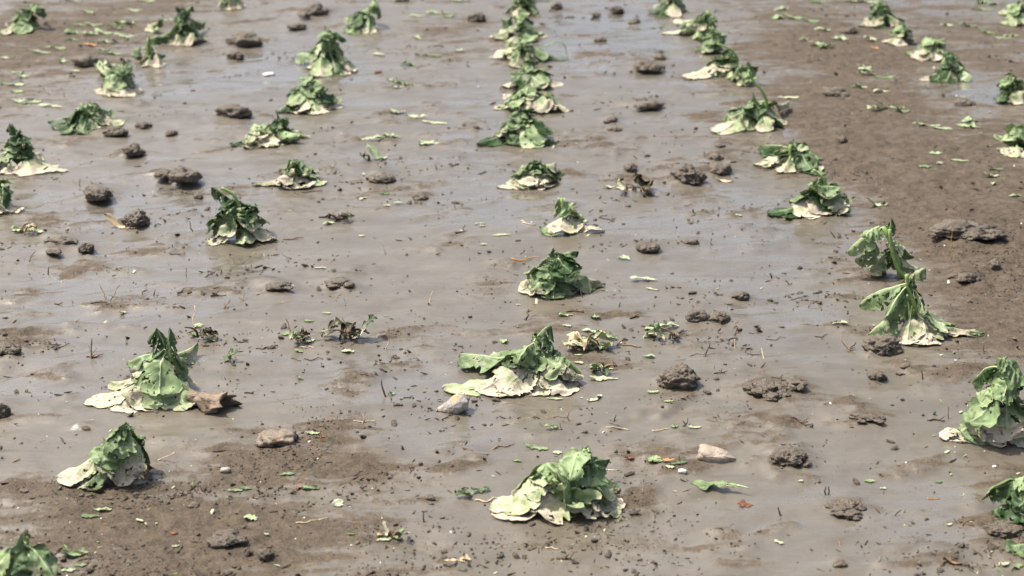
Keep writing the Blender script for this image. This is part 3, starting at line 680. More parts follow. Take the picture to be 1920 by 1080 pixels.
def width_profile(seed, pet=.1):
    r = np.random.default_rng(seed)
    x = np.clip((SS - pet) / (1 - pet), 0, 1)
    f = np.clip(np.sin(np.pi * x ** r.uniform(.85, 1.3)), 0, 1) ** r.uniform(0.42, 0.58)
    f *= 1 + 0.07 * np.sin(SS * r.uniform(12, 20) + r.uniform(0, 6))
    f = np.maximum(f, 0.05)
    f[-1] = 0.06
    return f


# build every plant's starting leaves
recs = []
for pi, p in enumerate(PLANTS):
    b = on_ground(*p['base'])
    a = at_depth(p['apex'][0], p['apex'][1], b[1] + 0.0)
    if p['base'][1] < 470 and a[2] - b[2] > .05:
        a[2] = b[2] + (a[2] - b[2]) * .86
    a[2] = max(a[2], b[2] + 0.02)
    p['b'], p['a'] = b, a
    p['near'] = p['base'][1] > 470
    r = np.random.default_rng(100 + pi)
    # a few anonymous leaves close the plant at the back and between the named ones
    extra = (3 if p['near'] else 5)
    s = pxm(p['base'][1])
    hw = 0.5 * (max(l['x'] for l in p['leaves']) - min(l['x'] for l in p['leaves'])) / s
    els = []
    for k in range(extra):
        az = r.uniform(0.15, 0.85) * math.pi if k < 2 else r.uniform(0, 2 * math.pi)
        rad = min(0.13, hw * r.uniform(0.6, 1.0)) * (0.85 if math.sin(az) > 0 else 0.6)
        tip = np.array([b[0] + rad * math.cos(az), b[1] + rad * math.sin(az), 0])
        els.append(dict(tip=tip, h=r.uniform(0, 1.5), rf=r.uniform(.7, 1), arch=r.uniform(1, 3), wd=r.uniform(5, 7.5), mud=r.uniform(.1, .6), tone=r.choice([.03, .1, .3, .6, .8])))
    # short limp leaves that hang over the crown
    hc = float(a[2] - b[2])
    slim = p.get('slim')
    if slim:
        els = els[:1]
    for k in range(0 if slim else (2 if p['near'] else 3)):
        az = r.uniform(0, 2 * math.pi) if k else r.uniform(-2.6, -.5)
        rad = r.uniform(.045, .085) if p['near'] else r.uniform(.028, .055)
        els.append(dict(tip=np.array([a[0] + rad * math.cos(az), a[1] + rad * math.sin(az) * .8, 0]), h=100 * hc * r.uniform(.35, .8), rf=r.uniform(.82, 1), arch=r.uniform(2.0, 4.0),
                        wd=r.uniform(4.5, 6.5), mud=r.choice([.0, .1, .35]), tone=r.choice([.1, .35, .55, .75, .9])))
    # loose outer leaves that join neighbours in the far rows
    for k in range(0 if (slim or p['near']) else 4):
        az = (k + r.uniform(0, .9)) * math.pi * .5
        rad = max(.05, min(.16, hw * r.uniform(.65, 1.0)))
        els.append(dict(tip=np.array([b[0] + rad * math.cos(az), b[1] + rad * math.sin(az) * 1.1, 0]), h=r.uniform(.3, 3.0), rf=r.uniform(.5, .9), arch=r.uniform(1.5, 3.5),
                        wd=r.uniform(5, 7), mud=r.choice([.1, .3, .55]), tone=r.choice([.1, .3, .55, .75, .95])))
    # small torn and young leaves that stick out between the big ones
    for k in range(8 if slim == 2 else (1 if slim else (5 if p['near'] else 3))):
        az = r.uniform(-math.pi * .95, -.05 * math.pi) if k % 3 else r.uniform(0, 2 * math.pi)
        rad = min(.11, max(.035, hw * r.uniform(.5, 1.05)))
        fz = r.uniform(.15, .75)
        hz = max(.2, (a[2] - b[2]) * 100 * fz * r.uniform(.25, .9))
        els.append(dict(tip=np.array([b[0] + rad * math.cos(az) * (1 - .35 * fz), b[1] + rad * math.sin(az) * .7 * (1 - .35 * fz), 0]), h=min(hz, 5.4), rf=min(1, fz + .15),
                        arch=r.uniform(1, 3.5), wd=r.uniform(2.4, 4.6), mud=r.choice([.05, .2, .6]), tone=r.choice([.05, .2, .4, .7, .95, 1.1])))
    for li, l in enumerate(p['leaves'] + els):
        h = l['h'] * 0.01
        if 'tip' in l:
            T = l['tip'].copy()
            T[2] = b[2] + h
        elif h > 0.055:
            T = at_depth(l['x'], l['y'], b[1] - 0.02 * r.uniform(-1, 1))
        else:
            T = gp(l['x'], l['y'], h + float(b[2]))
        if h <= 0.055:
            T[2] = float(gz(T[0], T[1])) + h + 0.004
        rfr = min(l['rf'], 1.0) * (r.uniform(.55, 1.0) if h < .03 else 1)
        root = b + (a - b) * rfr + np.array([r.normal(0, .004), r.normal(0, .004), 0.01 * max(0, l['rf'] - 1)])
        D = T - root
        Dh = np.array([D[0], D[1], 0.0])
        up = np.array([0, 0, 1.0])
        arch = l['arch'] * 0.01
        side = np.array([-D[1], D[0], 0]) * r.uniform(-.18, .18)
        if h > 0.055:
            c1 = root + D * 0.35 + up * arch * 0.5 + side
            c2 = root + D * 0.75 + up * arch * 0.6
        else:
            cv = r.uniform(0, 1)
            c1 = root + Dh * 0.30 + up * (arch * .35 + (.10 + .12 * cv) * D[2]) + side
            c2 = root + Dh * (.72 - .22 * cv) + up * (D[2] * (.80 + .15 * cv) + 0.1 * arch) + side * .6
        P, ln = resample(bez((root, c1, c2, T), 60), NS)
        # droop & wobble
        P[:, 2] += 0.004 * vn2(SS * 6, np.full(NS, li * 3.3), pi) * SS
        g0 = gz(P[:, 0], P[:, 1])
        P[:, 2] = np.maximum(P[:, 2], g0 + 0.003)
        recs.append(dict(p=pi, pet=float(np.clip((.33 if l['wd'] > 4.8 else .15) * r.uniform(.6, 1.35) * (l['rf'] > .55) * (1 if h < .05 else .3) + .06, .06, .42)), P=P, len=ln, rz=root[2] - b[2], l=l, seed=pi * 100 + li, r=r))

order = {}
for q in recs:
    order.setdefault(q['p'], []).append(q)
layers = []
for pi, lst in order.items():
    lst.sort(key=lambda q: (q['P'][-1, 2] > q['P'][0, 2], q['rz'] + 0.6 * (q['P'][-1, 2])))
    for k, q in enumerate(lst):
        while len(layers) <= k:
            layers.append([])
        layers[k].append(q)

HN, HC = 112, 0.0045
NPL = len(PLANTS)
HM = np.zeros((NPL, HN, HN))
PB = np.array([p['b'] for p in PLANTS])
gg = (np.arange(HN) - HN / 2 + 0.5) * HC
for i in range(NPL):
    xx, yy = np.meshgrid(PB[i, 0] + gg, PB[i, 1] + gg)
    HM[i] = gz(xx, yy)
HG = HM.copy()


def hlook(H, ids, X):
    ii = np.clip(((X[..., 0] - PB[ids, 0][:, None, None]) / HC + HN / 2).astype(int), 0, HN - 1)
    jj = np.clip(((X[..., 1] - PB[ids, 1][:, None, None]) / HC + HN / 2).astype(int), 0, HN - 1)
    return H[ids[:, None, None], jj, ii]


def upsample(X, axis):
    """Catmull-Rom midpoint insertion"""
    X = np.moveaxis(X, axis, 0)
    pad = np.concatenate([2 * X[:1] - X[1:2], X, 2 * X[-1:] - X[-2:-1]])
    mid = (-pad[:-3] + 9 * pad[1:-2] + 9 * pad[2:-1] - pad[3:]) / 16
    out = np.empty((2 * len(X) - 1,) + X.shape[1:])
    out[0::2] = X
    out[1::2] = mid
    return np.moveaxis(out, 0, axis)


def drape(layer, iters=130):
    n = len(layer)
    ids = np.array([q['p'] for q in layer])
    X = np.zeros((n, NS, NT, 3))
    Wd = np.zeros((n, NS))
    ruf = np.zeros(n); bnd = np.zeros(n); cush = np.zeros(n)
    for k, q in enumerate(layer):
        r = q['r']
        P = q['P'].copy()
        # lift rib out of what already lies there
        hz = hlook(HM, ids[k:k + 1], P[None, None])[0, 0]
        pen = hz + 0.0025 - P[:, 2]
        lift = np.where((pen > 0) & (pen < 0.03), pen, 0)
        lift = np.convolve(np.r_[[lift[0]] * 2, lift, [lift[-1]] * 2], np.ones(5) / 5, 'valid')
        lift *= sstep(.08, .42, SS)
        P[:, 2] += lift
        P = resample(P, NS)[0]
        q['P'] = P
        T = np.gradient(P, axis=0)
        T /= np.linalg.norm(T, axis=1)[:, None] + 1e-9
        D = P[-1] - P[0]
        lat = np.array([-D[1], D[0], 0.0])
        nl = np.linalg.norm(lat)
        lat = lat / nl if nl > 0.02 else np.array([math.cos(q['seed']), math.sin(q['seed']), 0])
        roll = r.uniform(-.55, .55)
        latS = lat[None] - T * (T @ lat)[:, None]
        latS /= np.linalg.norm(latS, axis=1)[:, None] + 1e-9
        nrm = np.cross(T, latS)
        nrm *= np.sign(nrm[:, 2].sum() + 1e-6)
        latS = latS * math.cos(roll) + nrm * math.sin(roll)
        w_ = width_profile(q['seed'], q['pet']) * q['l']['wd'] * 0.01 * 0.5 * (1.15 if PLANTS[q['p']]['near'] else 1.35)
        w_ = np.minimum(w_, q['len'] * (0.6 if PLANTS[q['p']]['near'] else .72) + 0.008)
        Wd[k] = w_
        fold = r.uniform(.82, 1.0)
        X[k] = P[:, None] + latS[:, None] * (TT[None, :, None] * w_[:, None, None] * fold)
        X[k] += nrm[:, None] * (np.abs(TT)[None, :, None] * w_[:, None, None] * r.uniform(-.30, .38))
        nz = fbm2(SS[:, None] * 6 + 0 * TT[None], TT[None] * 2.2 + 0 * SS[:, None] + 5 * q['seed'], q['seed'], 3)
        X[k, ..., 2] += nz * 0.014 * np.abs(TT)[None] ** 1.2
        ruf[k] = r.uniform(.02, .20)
        cush[k] = r.uniform(.003, .018)
        bnd[k] = r.uniform(.8, 1.6)
    du = np.array([q['len'] for q in layer]) / (NS - 1)
    at = np.abs(TT)
    dt = TT[1] - TT[0]
    Lu = np.sqrt((du[:, None, None] * (1 + ruf[:, None, None] * at[None, None] ** 2)) ** 2 +
                 (np.diff(Wd, axis=1)[..., None] * at[None, None]) ** 2 * 0.6) + np.zeros((n, NS - 1, NT))
    Lv = Wd[..., None] * dt + np.zeros((n, NS, NT - 1))
    Ld = np.sqrt(Lu[:, :, :-1] ** 2 + Lv[:, :-1] ** 2)
    Lv2 = Wd[..., None] * 2 * dt + np.zeros((n, NS, NT - 2))
    Lu2 = Lu[:, :-1] + Lu[:, 1:]
    Lr = {k_: Wd * (k_ * dt) * 0.97 for k_ in (3, 6)}
    free = np.ones((NS, NT, 1)); free[:, MID] = 0; free[:2] = 0.15
    Xp = X.copy()
    bk = bnd[:, None, None]
    se = np.array([q['seed'] for q in layer])[:, None, None]
    CU = 0.0018 + cush[:, None, None] * np.clip(fbm2(SS[None, :, None] * 3.2 + se * .37, TT[None, None] * 1.3 + se * .73 + 0 * SS[None, :, None], 77, 2) + .25, 0, 1) * np.abs(TT)[None, None] ** .7
    for it in range(iters):
        V = (X - Xp) * 0.90
        Xp = X.copy()
        V[..., 2] -= 0.00011 if it < iters - 25 else 0.00006
        X = X + np.clip(V, -.01, .01) * free
        for sub in range(3):
            C = np.zeros_like(X)

            def con(A, B, rest, ka, sa, sb, only_push=False):
                d = B - A
                l = np.sqrt((d * d).sum(-1)) + 1e-9
                e = (l - rest) / l
                if only_push:
                    e = np.minimum(e, 0)
                c = d * (e * ka)[..., None]
                C[sa] += c
                C[sb] -= c
            a_ = slice(None)
            con(X[:, :-1], X[:, 1:], Lu, .22, (a_, slice(None, -1)), (a_, slice(1, None)))
            con(X[:, :, :-1], X[:, :, 1:], Lv, .22, (a_, a_, slice(None, -1)), (a_, a_, slice(1, None)))
            con(X[:, :-1, :-1], X[:, 1:, 1:], Ld, .08, (a_, slice(None, -1), slice(None, -1)), (a_, slice(1, None), slice(1, None)))
            con(X[:, :-1, 1:], X[:, 1:, :-1], Ld, .08, (a_, slice(None, -1), slice(1, None)), (a_, slice(1, None), slice(None, -1)))
            con(X[:, :, :-2], X[:, :, 2:], Lv2, .22 * bk, (a_, a_, slice(None, -2)), (a_, a_, slice(2, None)), True)
            for k_ in (3, 6):
                for sg_ in (-1, 1):
                    d = X[:, :, MID + sg_ * k_] - X[:, :, MID]
                    l = np.sqrt((d * d).sum(-1)) + 1e-9
                    e = np.minimum((l - Lr[k_]) / l, 0) * (.30 * bnd[:, None]).clip(0, .4)
                    C[:, :, MID + sg_ * k_] -= d * e[..., None]
            con(X[:, :-2], X[:, 2:], Lu2, .10 * bk, (a_, slice(None, -2)), (a_, slice(2, None)), True)
            X = X + C * free
        h = hlook(HM, ids, X) + CU
        g_ = hlook(HG, ids, X) + CU * .8
        pen = h - X[..., 2]
        hit = (pen > 0) & (pen < 0.016)
        zz = np.where(hit, X[..., 2] + pen * 0.6, X[..., 2])
        zz = np.maximum(zz, g_)
        X[:, :, :, 2] = np.where(free[None, ..., 0] > 0, zz, X[..., 2])
        # friction on contact
        Xp = np.where(hit[..., None], X * 0.7 + Xp * 0.3, Xp)
    XU = upsample(upsample(X, 1), 2)
    XF = upsample(upsample(XU, 1), 2)
    for k, q in enumerate(layer):
        q['X'] = XU[k]
        f = XF[k].reshape(-1, 3)
        i = ids[k]
        ii = ((f[:, 0] - PB[i, 0]) / HC + HN / 2).astype(int)
        jj = ((f[:, 1] - PB[i, 1]) / HC + HN / 2).astype(int)
        ok = (ii >= 0) & (ii < HN) & (jj >= 0) & (jj < HN)
        np.maximum.at(HM[i], (jj[ok], ii[ok]), f[ok, 2])


for lay in layers:
    drape(lay)


def blade_mesh(name, X, seed, mud, tone, holes=0.10, ragged=0.22, gh=None, thick=0.0008, coarse=False):
    """closed two sided leaf blade from a grid of points"""
    if coarse:
        X = X[::2, ::2]
    ns, ntt = X.shape[:2]
    r = np.random.default_rng(seed)
    s = np.linspace(0, 1, ns)
    t = np.linspace(-1, 1, ntt)
    # torn margin: pull the edge in by an uneven amount
    tmax = np.ones((2, ns))
    for sd_ in range(2):
        a = fbm2(s * 9 + 40 * sd_, np.full(ns, seed * 1.7), seed + sd_, 3, .65)
        tmax[sd_] = 1 - np.clip(ragged * (a + 0.25) * 1.6, 0, .75)
    Y = np.empty_like(X); UVt = np.empty((ns, ntt))
    for i in range(ns):
        tq = np.where(t < 0, t * tmax[0, i], t * tmax[1, i])
        UVt[i] = tq
        for c in range(3):
            Y[i, :, c] = np.interp(tq, t, X[i, :, c])
    X = Y
    uv = np.stack([np.repeat(s[:, None], ntt, 1), UVt], -1).reshape(-1, 2)
    du = np.gradient(X, axis=0); dv = np.gradient(X, axis=1)
    N = np.cross(du, dv)
    N /= np.linalg.norm(N, axis=-1, keepdims=True) + 1e-9
    sg = np.sign(N[ns // 4:, :, 2].sum() + 1e-6)
    N *= sg
    # raised quilting between veins
    q = 0.0007 * fbm2(uv[:, 0] * 11, uv[:, 1] * 5 + seed, seed + 3, 3)
    V = X.reshape(-1, 3) + N.reshape(-1, 3) * q[:, None]
    nv = len(V)
    idx = np.arange(nv).reshape(ns, ntt)
    F = np.stack([idx[:-1, :-1], idx[:-1, 1:], idx[1:, 1:], idx[1:, :-1]], -1).reshape(-1, 4)
    if sg > 0:
        F0 = F
    else:
        F0 = F[:, ::-1]
    if holes > 0:
        cu = uv[F].mean(1)
        hn = fbm2(cu[:, 0] * 10 + 3.3, cu[:, 1] * 4.5 + seed * 2.1, seed + 8, 3, .6)
        keep = ~((hn > np.quantile(hn, 1 - holes * r.uniform(.1, 1.0))) & (np.abs(cu[:, 1]) > .16) & (cu[:, 0] > .2))
        F0 = F0[keep]
    thv = V - N.reshape(-1, 3) * thick
    edge = np.concatenate([idx[0], idx[1:, -1], idx[-1, -2::-1], idx[-2:0:-1, 0]])
    e2 = np.roll(edge, -1)
    RF = np.stack([edge, e2, e2 + nv, edge + nv], -1)
    Fall = np.concatenate([F0, F0[:, ::-1] + nv, RF])
    mid = np.concatenate([np.zeros(len(F0)), np.ones(len(F0)), np.ones(len(RF))])
    VV = np.concatenate([V, thv])
    hgt = V[:, 2] - (gh if gh is not None else V[:, 2].min())
    mv = min(mud, .74) - .08 + 0.20 * np.clip(1 - hgt / 0.03, 0, 1) * (mud > 0.12) - 0.55 * np.clip((hgt - 0.03) / 0.05, 0, 1) - 0.10
    mv = mv + 0.35 * (np.clip(uv[:, 0], 0, 1) - .6) * (mud > .3)
    tv = tone + 0.15 * fbm2(uv[:, 0] * 4, uv[:, 1] * 2 + seed, seed + 1, 2)
    return np_mesh(name, VV, Fall, mid, np.concatenate([uv, uv]), {'mud': np.r_[mv, mv], 'tone': np.r_[tv, tv]})


def tube_mesh(name, P, rad, seg=6, lumps=0.0, seed=0):
    P = np.asarray(P, float); n = len(P)
    rad = np.broadcast_to(np.asarray(rad, float), (n,))
    T = np.gradient(P, axis=0); T /= np.linalg.norm(T, axis=1)[:, None] + 1e-9
    ref = np.array([0.31, 0.2, 0.93]) if abs(T[:, 2]).mean() < .8 else np.array([1.0, .1, 0])
    A = np.cross(T, ref); A /= np.linalg.norm(A, axis=1)[:, None] + 1e-9
    B = np.cross(T, A)
    th = np.arange(seg) * 2 * math.pi / seg
    rr = rad[:, None] * (1 + lumps * vn2(np.arange(n)[:, None] * 1.3 + 0 * th[None], th[None] * 1.1 + seed, seed))
    V = P[:, None] + A[:, None] * (np.cos(th)[None, :, None] * rr[..., None]) + B[:, None] * (np.sin(th)[None, :, None] * rr[..., None])
    V = np.concatenate([V.reshape(-1, 3), P[:1], P[-1:]])
    i = np.arange(n - 1)[:, None] * seg; k = np.arange(seg)[None]; k2 = (k + 1) % seg
    F = np.stack([i + k, i + k2, i + seg + k2, i + seg + k], -1).reshape(-1, 4)
    c0, c1 = n * seg, n * seg + 1
    caps = [(c0, k2_, k_, c0) for k_, k2_ in zip(range(seg), [(q + 1) % seg for q in range(seg)])]
    capsT = [[c0, (q + 1) % seg, q] for q in range(seg)] + [[c1, (n - 1) * seg + q, (n - 1) * seg + (q + 1) % seg] for q in range(seg)]
    me = bpy.data.meshes.new(name)
    me.from_pydata(V.tolist(), [], F.tolist() + capsT)
    me.polygons.foreach_set('use_smooth', np.ones(len(me.polygons), dtype=bool))
    me.update()
    return me


for pi, p in enumerate(PLANTS):
    b, a = p['b'], p['a']
    e = bpy.data.objects.new('cabbage_plant', None)
    e.empty_display_size = 0.05
    e.location = b
    COL.objects.link(e)
    tag(e, p['label'], 'cabbage', 'hail beaten cabbages standing in rows')
    r = np.random.default_rng(500 + pi)
    hgt = a[2] - b[2]
    n = 8
    t = np.linspace(0, 1, n)[:, None]
    side = np.array([r.normal(0, .006), r.normal(0, .006), 0])
    C = (b - np.array([0, 0, .012])) * (1 - t) + a * t + side * np.sin(t * math.pi)
    add('stalk', tube_mesh('stalk', C - b, np.linspace(.0085, .0048, n), 7, .15, pi), M_STALK, e)
    for st_ in p.get('stalks', []):
        pts = np.array([at_depth(x, y, b[1] - 0.015) for x, y in st_])
        pts[0, 2] = max(pts[0, 2], float(gz(pts[0, 0], pts[0, 1])) - .004)
        tq = np.linspace(0, len(pts) - 1, 4 * len(pts))
        q = np.stack([np.interp(tq, np.arange(len(pts)), pts[:, c]) for c in range(3)], 1)
        q[1:-1] = (q[:-2] + 2 * q[1:-1] + q[2:]) / 4
        q[1:-1] = (q[:-2] + 2 * q[1:-1] + q[2:]) / 4
        rad = (.0062 if p['near'] else .0055) if not p.get('thin') else .0022
        add('stalk', tube_mesh('stalk', q - b, np.linspace(rad, rad * .65, len(q)), 7, .12, pi + 3), M_STALK, e)
    for q in order[pi]:
        l = q['l']
        X = q['X'] - b
        me = blade_mesh('leaf', X, q['seed'] + 11, l['mud'], l['tone'], .16, .30, 0.0, .0005, not p['near'])
        lf = add('leaf', me, [M_TOP, M_UNDER], e)
        if True:
            Pm = (q['P'] - b)[:: (1 if p['near'] else 3)]
            nr = len(Pm)
            rd = (0.0027 if l['wd'] > 5 else 0.0018) * (1 - 0.85 * np.linspace(0, 1, nr) ** .6)
            cut = max(3, int(nr * .88))
            add('midrib', tube_mesh('midrib', Pm[:cut] - np.array([0, 0, .0006]), rd[:cut], 5), M_RIB, lf)

# ------------------------------------------------------------------ clods
def ico(sub):
    import bmesh
    bm = bmesh.new()
    bmesh.ops.create_icosphere(bm, subdivisions=sub, radius=1)
    V = np.array([v.co[:] for v in bm.verts]); F = np.array([[v.index for v in f.verts] for f in bm.faces])
    bm.free()
    return V, F


ICO = {k: ico(k) for k in (1, 2, 3, 4, 5)}


def lump_arrays(sx, sy, sz, seed, sub, rough, fine, flat, pit):
    return lump_mesh(None, sx, sy, sz, seed, sub, rough, fine, flat, pit)


def lump_mesh(name, sx, sy, sz, seed, sub=4, rough=.28, fine=.10, flat=.35, pit=.0):
    V, F = ICO[sub]
    o = np.array([seed * 3.7 % 50, seed * 1.9 % 50, seed * 2.3 % 50])
    d = rough * 1.3 * n3(V * 1.3 + o, seed) + rough * .55 * n3(V * 3.1 + o, seed + 3) + fine * n3(V * 7 + o, seed + 5) + fine * .7 * n3(V * 15 + o, seed + 6)
    if pit:
        d -= pit * np.clip(n3(V * 4.5 + o, seed + 8) - .15, 0, 1)
    W = V * (1 + d)[:, None]
    W[:, 2] = np.where(W[:, 2] < -flat, -flat + (W[:, 2] + flat) * .1, W[:, 2])
    W = W * np.array([sx, sy, sz])
    if name is None:
        return W, F
    return np_mesh(name, W, F)


LM = []           # landmarks for descriptions: (px, py, words)
for p in PLANTS:
    LM.append((p['base'][0], p['base'][1], p['short']))

for k, (px, py, cw, ch, silt, look) in enumerate(CLODS):
    c = on_ground(px, py)
    s = pxm(py)
    r = 0.5 * cw / s
    rz = ch / s * 0.62
    rr = random.Random(k)
    ry = min(r, 0.5 * (cw * .55 + ch * .5) / s)
    sub = 5 if cw > 45 and py > 250 else (4 if cw > 22 else 3)
    heap = any(w_ in look for w_ in ('heap', 'crumbly', 'broad', 'spreading', 'slab', 'hump', 'washed'))
    mat = M_CLOD2 if silt else M_CLOD
    if heap:
        VV, FF, off = [], [], 0
        for i in range(9 if cw > 40 else 6):
            fr = rr.uniform(.28, .62) if i else .72
            an = rr.uniform(0, 6.28); dd = rr.uniform(.25, 1.0) if i else 0
            m_ = lump_arrays(r * fr, ry * fr, rz * .62 * fr, k * 11 + i, 3 if cw < 60 else 4, .28, .14, .3, .3)
            VV.append(m_[0] + np.array([r * dd * math.cos(an), ry * dd * math.sin(an), rz * .12 * (1 - dd)])); FF.append(m_[1] + off); off += len(m_[0])
        me = np_mesh('mud_clod', np.concatenate(VV), np.concatenate(FF))
    else:
        me = lump_mesh('mud_clod', r * rr.uniform(.9, 1.08), ry, rz * .74, k + 3, sub, rr.uniform(.16, .30), rr.uniform(.07, .15), .3, rr.uniform(.1, .4))
    e = add('mud_clod', me, mat, None, (c[0], c[1] + ry * .6, c[2] + rz * (.06 if heap else .14)))
    e.rotation_euler = (0, 0, rr.uniform(-.3, .3))
    tag(e, look, 'mud clod', 'lumps of soil lying on the mud')

# ------------------------------------------------------------------ stones
def stone(px, py, wpx, hpx, mat, label, seed, shape, rz=0, name='stone', cat='stone', sub=4, rough=.12):
    c = on_ground(px, py); s = pxm(py)
    r, h = .5 * wpx / s, hpx / s * .7
    V, F = ICO[sub]
    W = shape(V.copy())
    o = np.array([seed * 1.3, seed * .7, seed * 2.1])
    W *= (1 + rough * n3(V * 2.2 + o, seed) + rough * .5 * n3(V * 6 + o, seed + 2) + rough * .3 * n3(V * 14 + o, seed + 4))[:, None]
    W = W * np.array([r, r * .75, h * .62])
    e = add(name, np_mesh(name, W, F), mat, None, (c[0], c[1] + r * .5, c[2] + h * .27))
    e.rotation_euler = (0, 0, rz)
    return tag(e, label, cat)


def stone_mat(name, c0, c1, c2, spot=None):
    b = NB(name)
    P = b.pos(obj=True)
    n1 = b.noise(P, 45, 5, .6); n2 = b.noise(P, 160, 4, .7)
    c = b.mix(b.map(n1, .35, .65), c0, c1)
    c = b.mix(b.map(n2, .5, .7, 0, .8), c, c2)
    if spot:
        sp = b.n('VectorMath', operation='DISTANCE')
        b.t.links.new(P, sp.inputs[0]); sp.inputs[1].default_value = spot[0]
        dd = b.math('ADD', sp.outputs['Value'], b.map(n2, 0, 1, -.006, .006))
        c = b.mix(b.map(dd, spot[1], spot[1] * .6), c, spot[2])
    return b.set(Base_Color=c, Roughness=.55, Specular_IOR_Level=.4, Normal=b.bump(n2, .6, .003, b.bump(n1, .5, .006)))


M_PEAR = stone_mat('mottled_grey_stone', (.20, .185, .155), (.38, .36, .32), (.10, .09, .075), ((.004, -.006, .02), .011, (.55, .22, .09)))
M_WEDGE = stone_mat('pale_sandstone', (.26, .21, .16), (.40, .34, .275), (.17, .135, .10))
M_LUMPY = stone_mat('lumpy_tan_stone', (.12, .093, .067), (.24, .195, .145), (.085, .065, .045), ((.0, -.02, .006), .008, (.17, .07, .05)))
M_PALE = stone_mat('white_pebble', (.50, .49, .48), (.68, .67, .66), (.35, .34, .34))


def pear(V):
    V[:, 0] *= 1.0
    t = np.clip((V[:, 0] + 1) / 2, 0, 1)
    V[:, 1:] *= (.42 + .62 * sstep(.1, .75, t))[:, None]
    V[:, 2] += (t - .5) * .75
    return V


def wedge(V):
    t = np.clip((V[:, 0] + 1) / 2, 0, 1)
    V = np.sign(V) * np.abs(V) ** .72
    V[:, 1:] *= (1.08 - .82 * t ** 1.3)[:, None]
    V[:, 2] -= t * .45
    V[:, 2] += np.where(V[:, 2] > .2, .15 * np.abs(V[:, 1]) * -1, 0)
    return V


def peanut(V):
    V[:, 1:] *= (.85 + .3 * np.abs(V[:, 0]) ** 1.2)[:, None]
    return V


stone(848, 776, 62, 46, M_PEAR, 'mottled grey pear shaped stone with an orange patch on top', 5, pear, .12)
stone(1345, 866, 70, 44, M_WEDGE, 'pale sandy wedge shaped stone with its point to the right', 9, wedge, -.2)
stone(520, 838, 74, 38, M_LUMPY, 'lumpy tan stone with a reddish band down its front', 12, peanut, .05, rough=.34)
stone(1280, 887, 16, 11, M_PALE, 'small glossy white pebble near torn leaf pieces', 15, peanut, -.4, sub=3)
stone(422, 886, 20, 14, M_PEAR, 'small grey pebble on brown soil', 17, peanut, .2, sub=3)
stone(503, 142, 24, 9, M_PALE, 'flat white shard on wet grey mud at the upper left', 19, peanut, .5, sub=3)
stone(709, 137, 13, 8, M_RUST, 'tiny dark red pebble between the second and third rows', 21, peanut, 0, sub=2)
stone(326, 1003, 14, 8, M_RUST, 'reddish chip of brick on brown soil', 23, peanut, .2, 'brick_chip', 'chip', 2)
stone(152, 932, 12, 9, M_CLOD2, 'small brown pebble below the cabbage with the hooked root', 25, peanut, .2, sub=2)
stone(1865, 877, 9, 7, M_PALE, 'tiny white chip on mud below the right edge cabbage', 27, peanut, .2, sub=2)
LM += [(848, 765, 'the pear shaped stone'), (1345, 855, 'the wedge shaped stone'), (520, 828, 'the lumpy tan stone')]

# rotten log beside the third plant
def log():
    c = on_ground(385, 762)
    s = pxm(757)
    e = bpy.data.objects.new('rotten_log', None); COL.objects.link(e)
    e.location = c
    tag(e, 'short chunk of rotten brown log with a hollow ragged end', 'log')
    ux = np.array([.93, -.36, -.10]); ux /= np.linalg.norm(ux)
    up = np.array([.08, 0, 1.0]); up -= ux * (up @ ux); up /= np.linalg.norm(up)
    vy = np.cross(up, ux)
    n, m = 22, 28
    V = []
    for i in range(n):
        t = i / (n - 1)
        for j in range(m):
            a = 2 * math.pi * j / m
            rad = .021 * (1 + .18 * math.sin(a * 2 + 1) + .42 * float(fbm2(np.array([t * 3]), np.array([math.cos(a) * 2 + 9 + math.sin(a)]), 4, 3)[0]))
            rad += .0022 * float(vn2(np.array([a * 7.]), np.array([t * 1.2]), 8)[0])
            rad *= .62 + .30 * t + .38 * t ** 4
            ln = (t - .5) * .082 + (.034 * float(vn2(np.array([a * 2.6]), np.array([3.3]), 6)[0]) * (i - n + 5) / 4 if i > n - 5 else 0)
            V.append(ux * ln + vy * math.cos(a) * rad + up * math.sin(a) * rad * .9 + up * .012 + ux * 0)
    V = np.array(V)
    # inner wall of the hollow end
    inner = []
    for i in range(6):
        for j in range(m):
            f = (.72 - .08 * i)
            axis = ux * ((.5 - i * .05) * .082) + up * .012
            base = V[(n - 1) * m + j] - (ux * .0) - axis
            base = base - ux * (base @ ux)
            inner.append(axis + base * f - ux * (.003 * i))
    V2 = np.concatenate([V, np.array(inner)])
    F = []
    rows = n + 6
    for i in range(rows - 1):
        for j in range(m):
            F.append((i * m + j, i * m + (j + 1) % m, (i + 1) * m + (j + 1) % m, (i + 1) * m + j))
    V2 += (0.0022 * n3(V2 * 90, 3))[:, None] * up
    F = np.array(F)
    mb = NB('weathered_wood')
    P = mb.pos((1.0, 6, 6), 0.35, True)
    n1 = mb.noise(P, 40, 5, .65)
    cc = mb.mix(mb.map(n1, .3, .7), (.085, .058, .036), (.33, .255, .18))
    wood = mb.set(Base_Color=cc, Roughness=.75, Normal=mb.bump(n1, .9, .006))
    add('bark', np_mesh('bark', V2, F), wood, e)
    end = ICO[2][0] * np.array([.003, .014, .012])
    M = np.stack([ux, vy, up], 1)
    add('rotten_core', np_mesh('rotten_core', end @ M.T + ux * .012 + up * .012, ICO[2][1]), M_TWIG, e)
    # a splintered branch stump along the front
    q = bez((ux * -.01 - vy * .016 + up * .02, ux * .01 - vy * .024 + up * .012, ux * .02 - vy * .026 + up * .0, ux * .026 - vy * .028 - up * .008), 8)
    add('splinter', tube_mesh('splinter', q, np.linspace(.008, .0035, 8), 7, .3, 3), wood, e)


log()
LM.append((390, 745, 'the rotten log'))

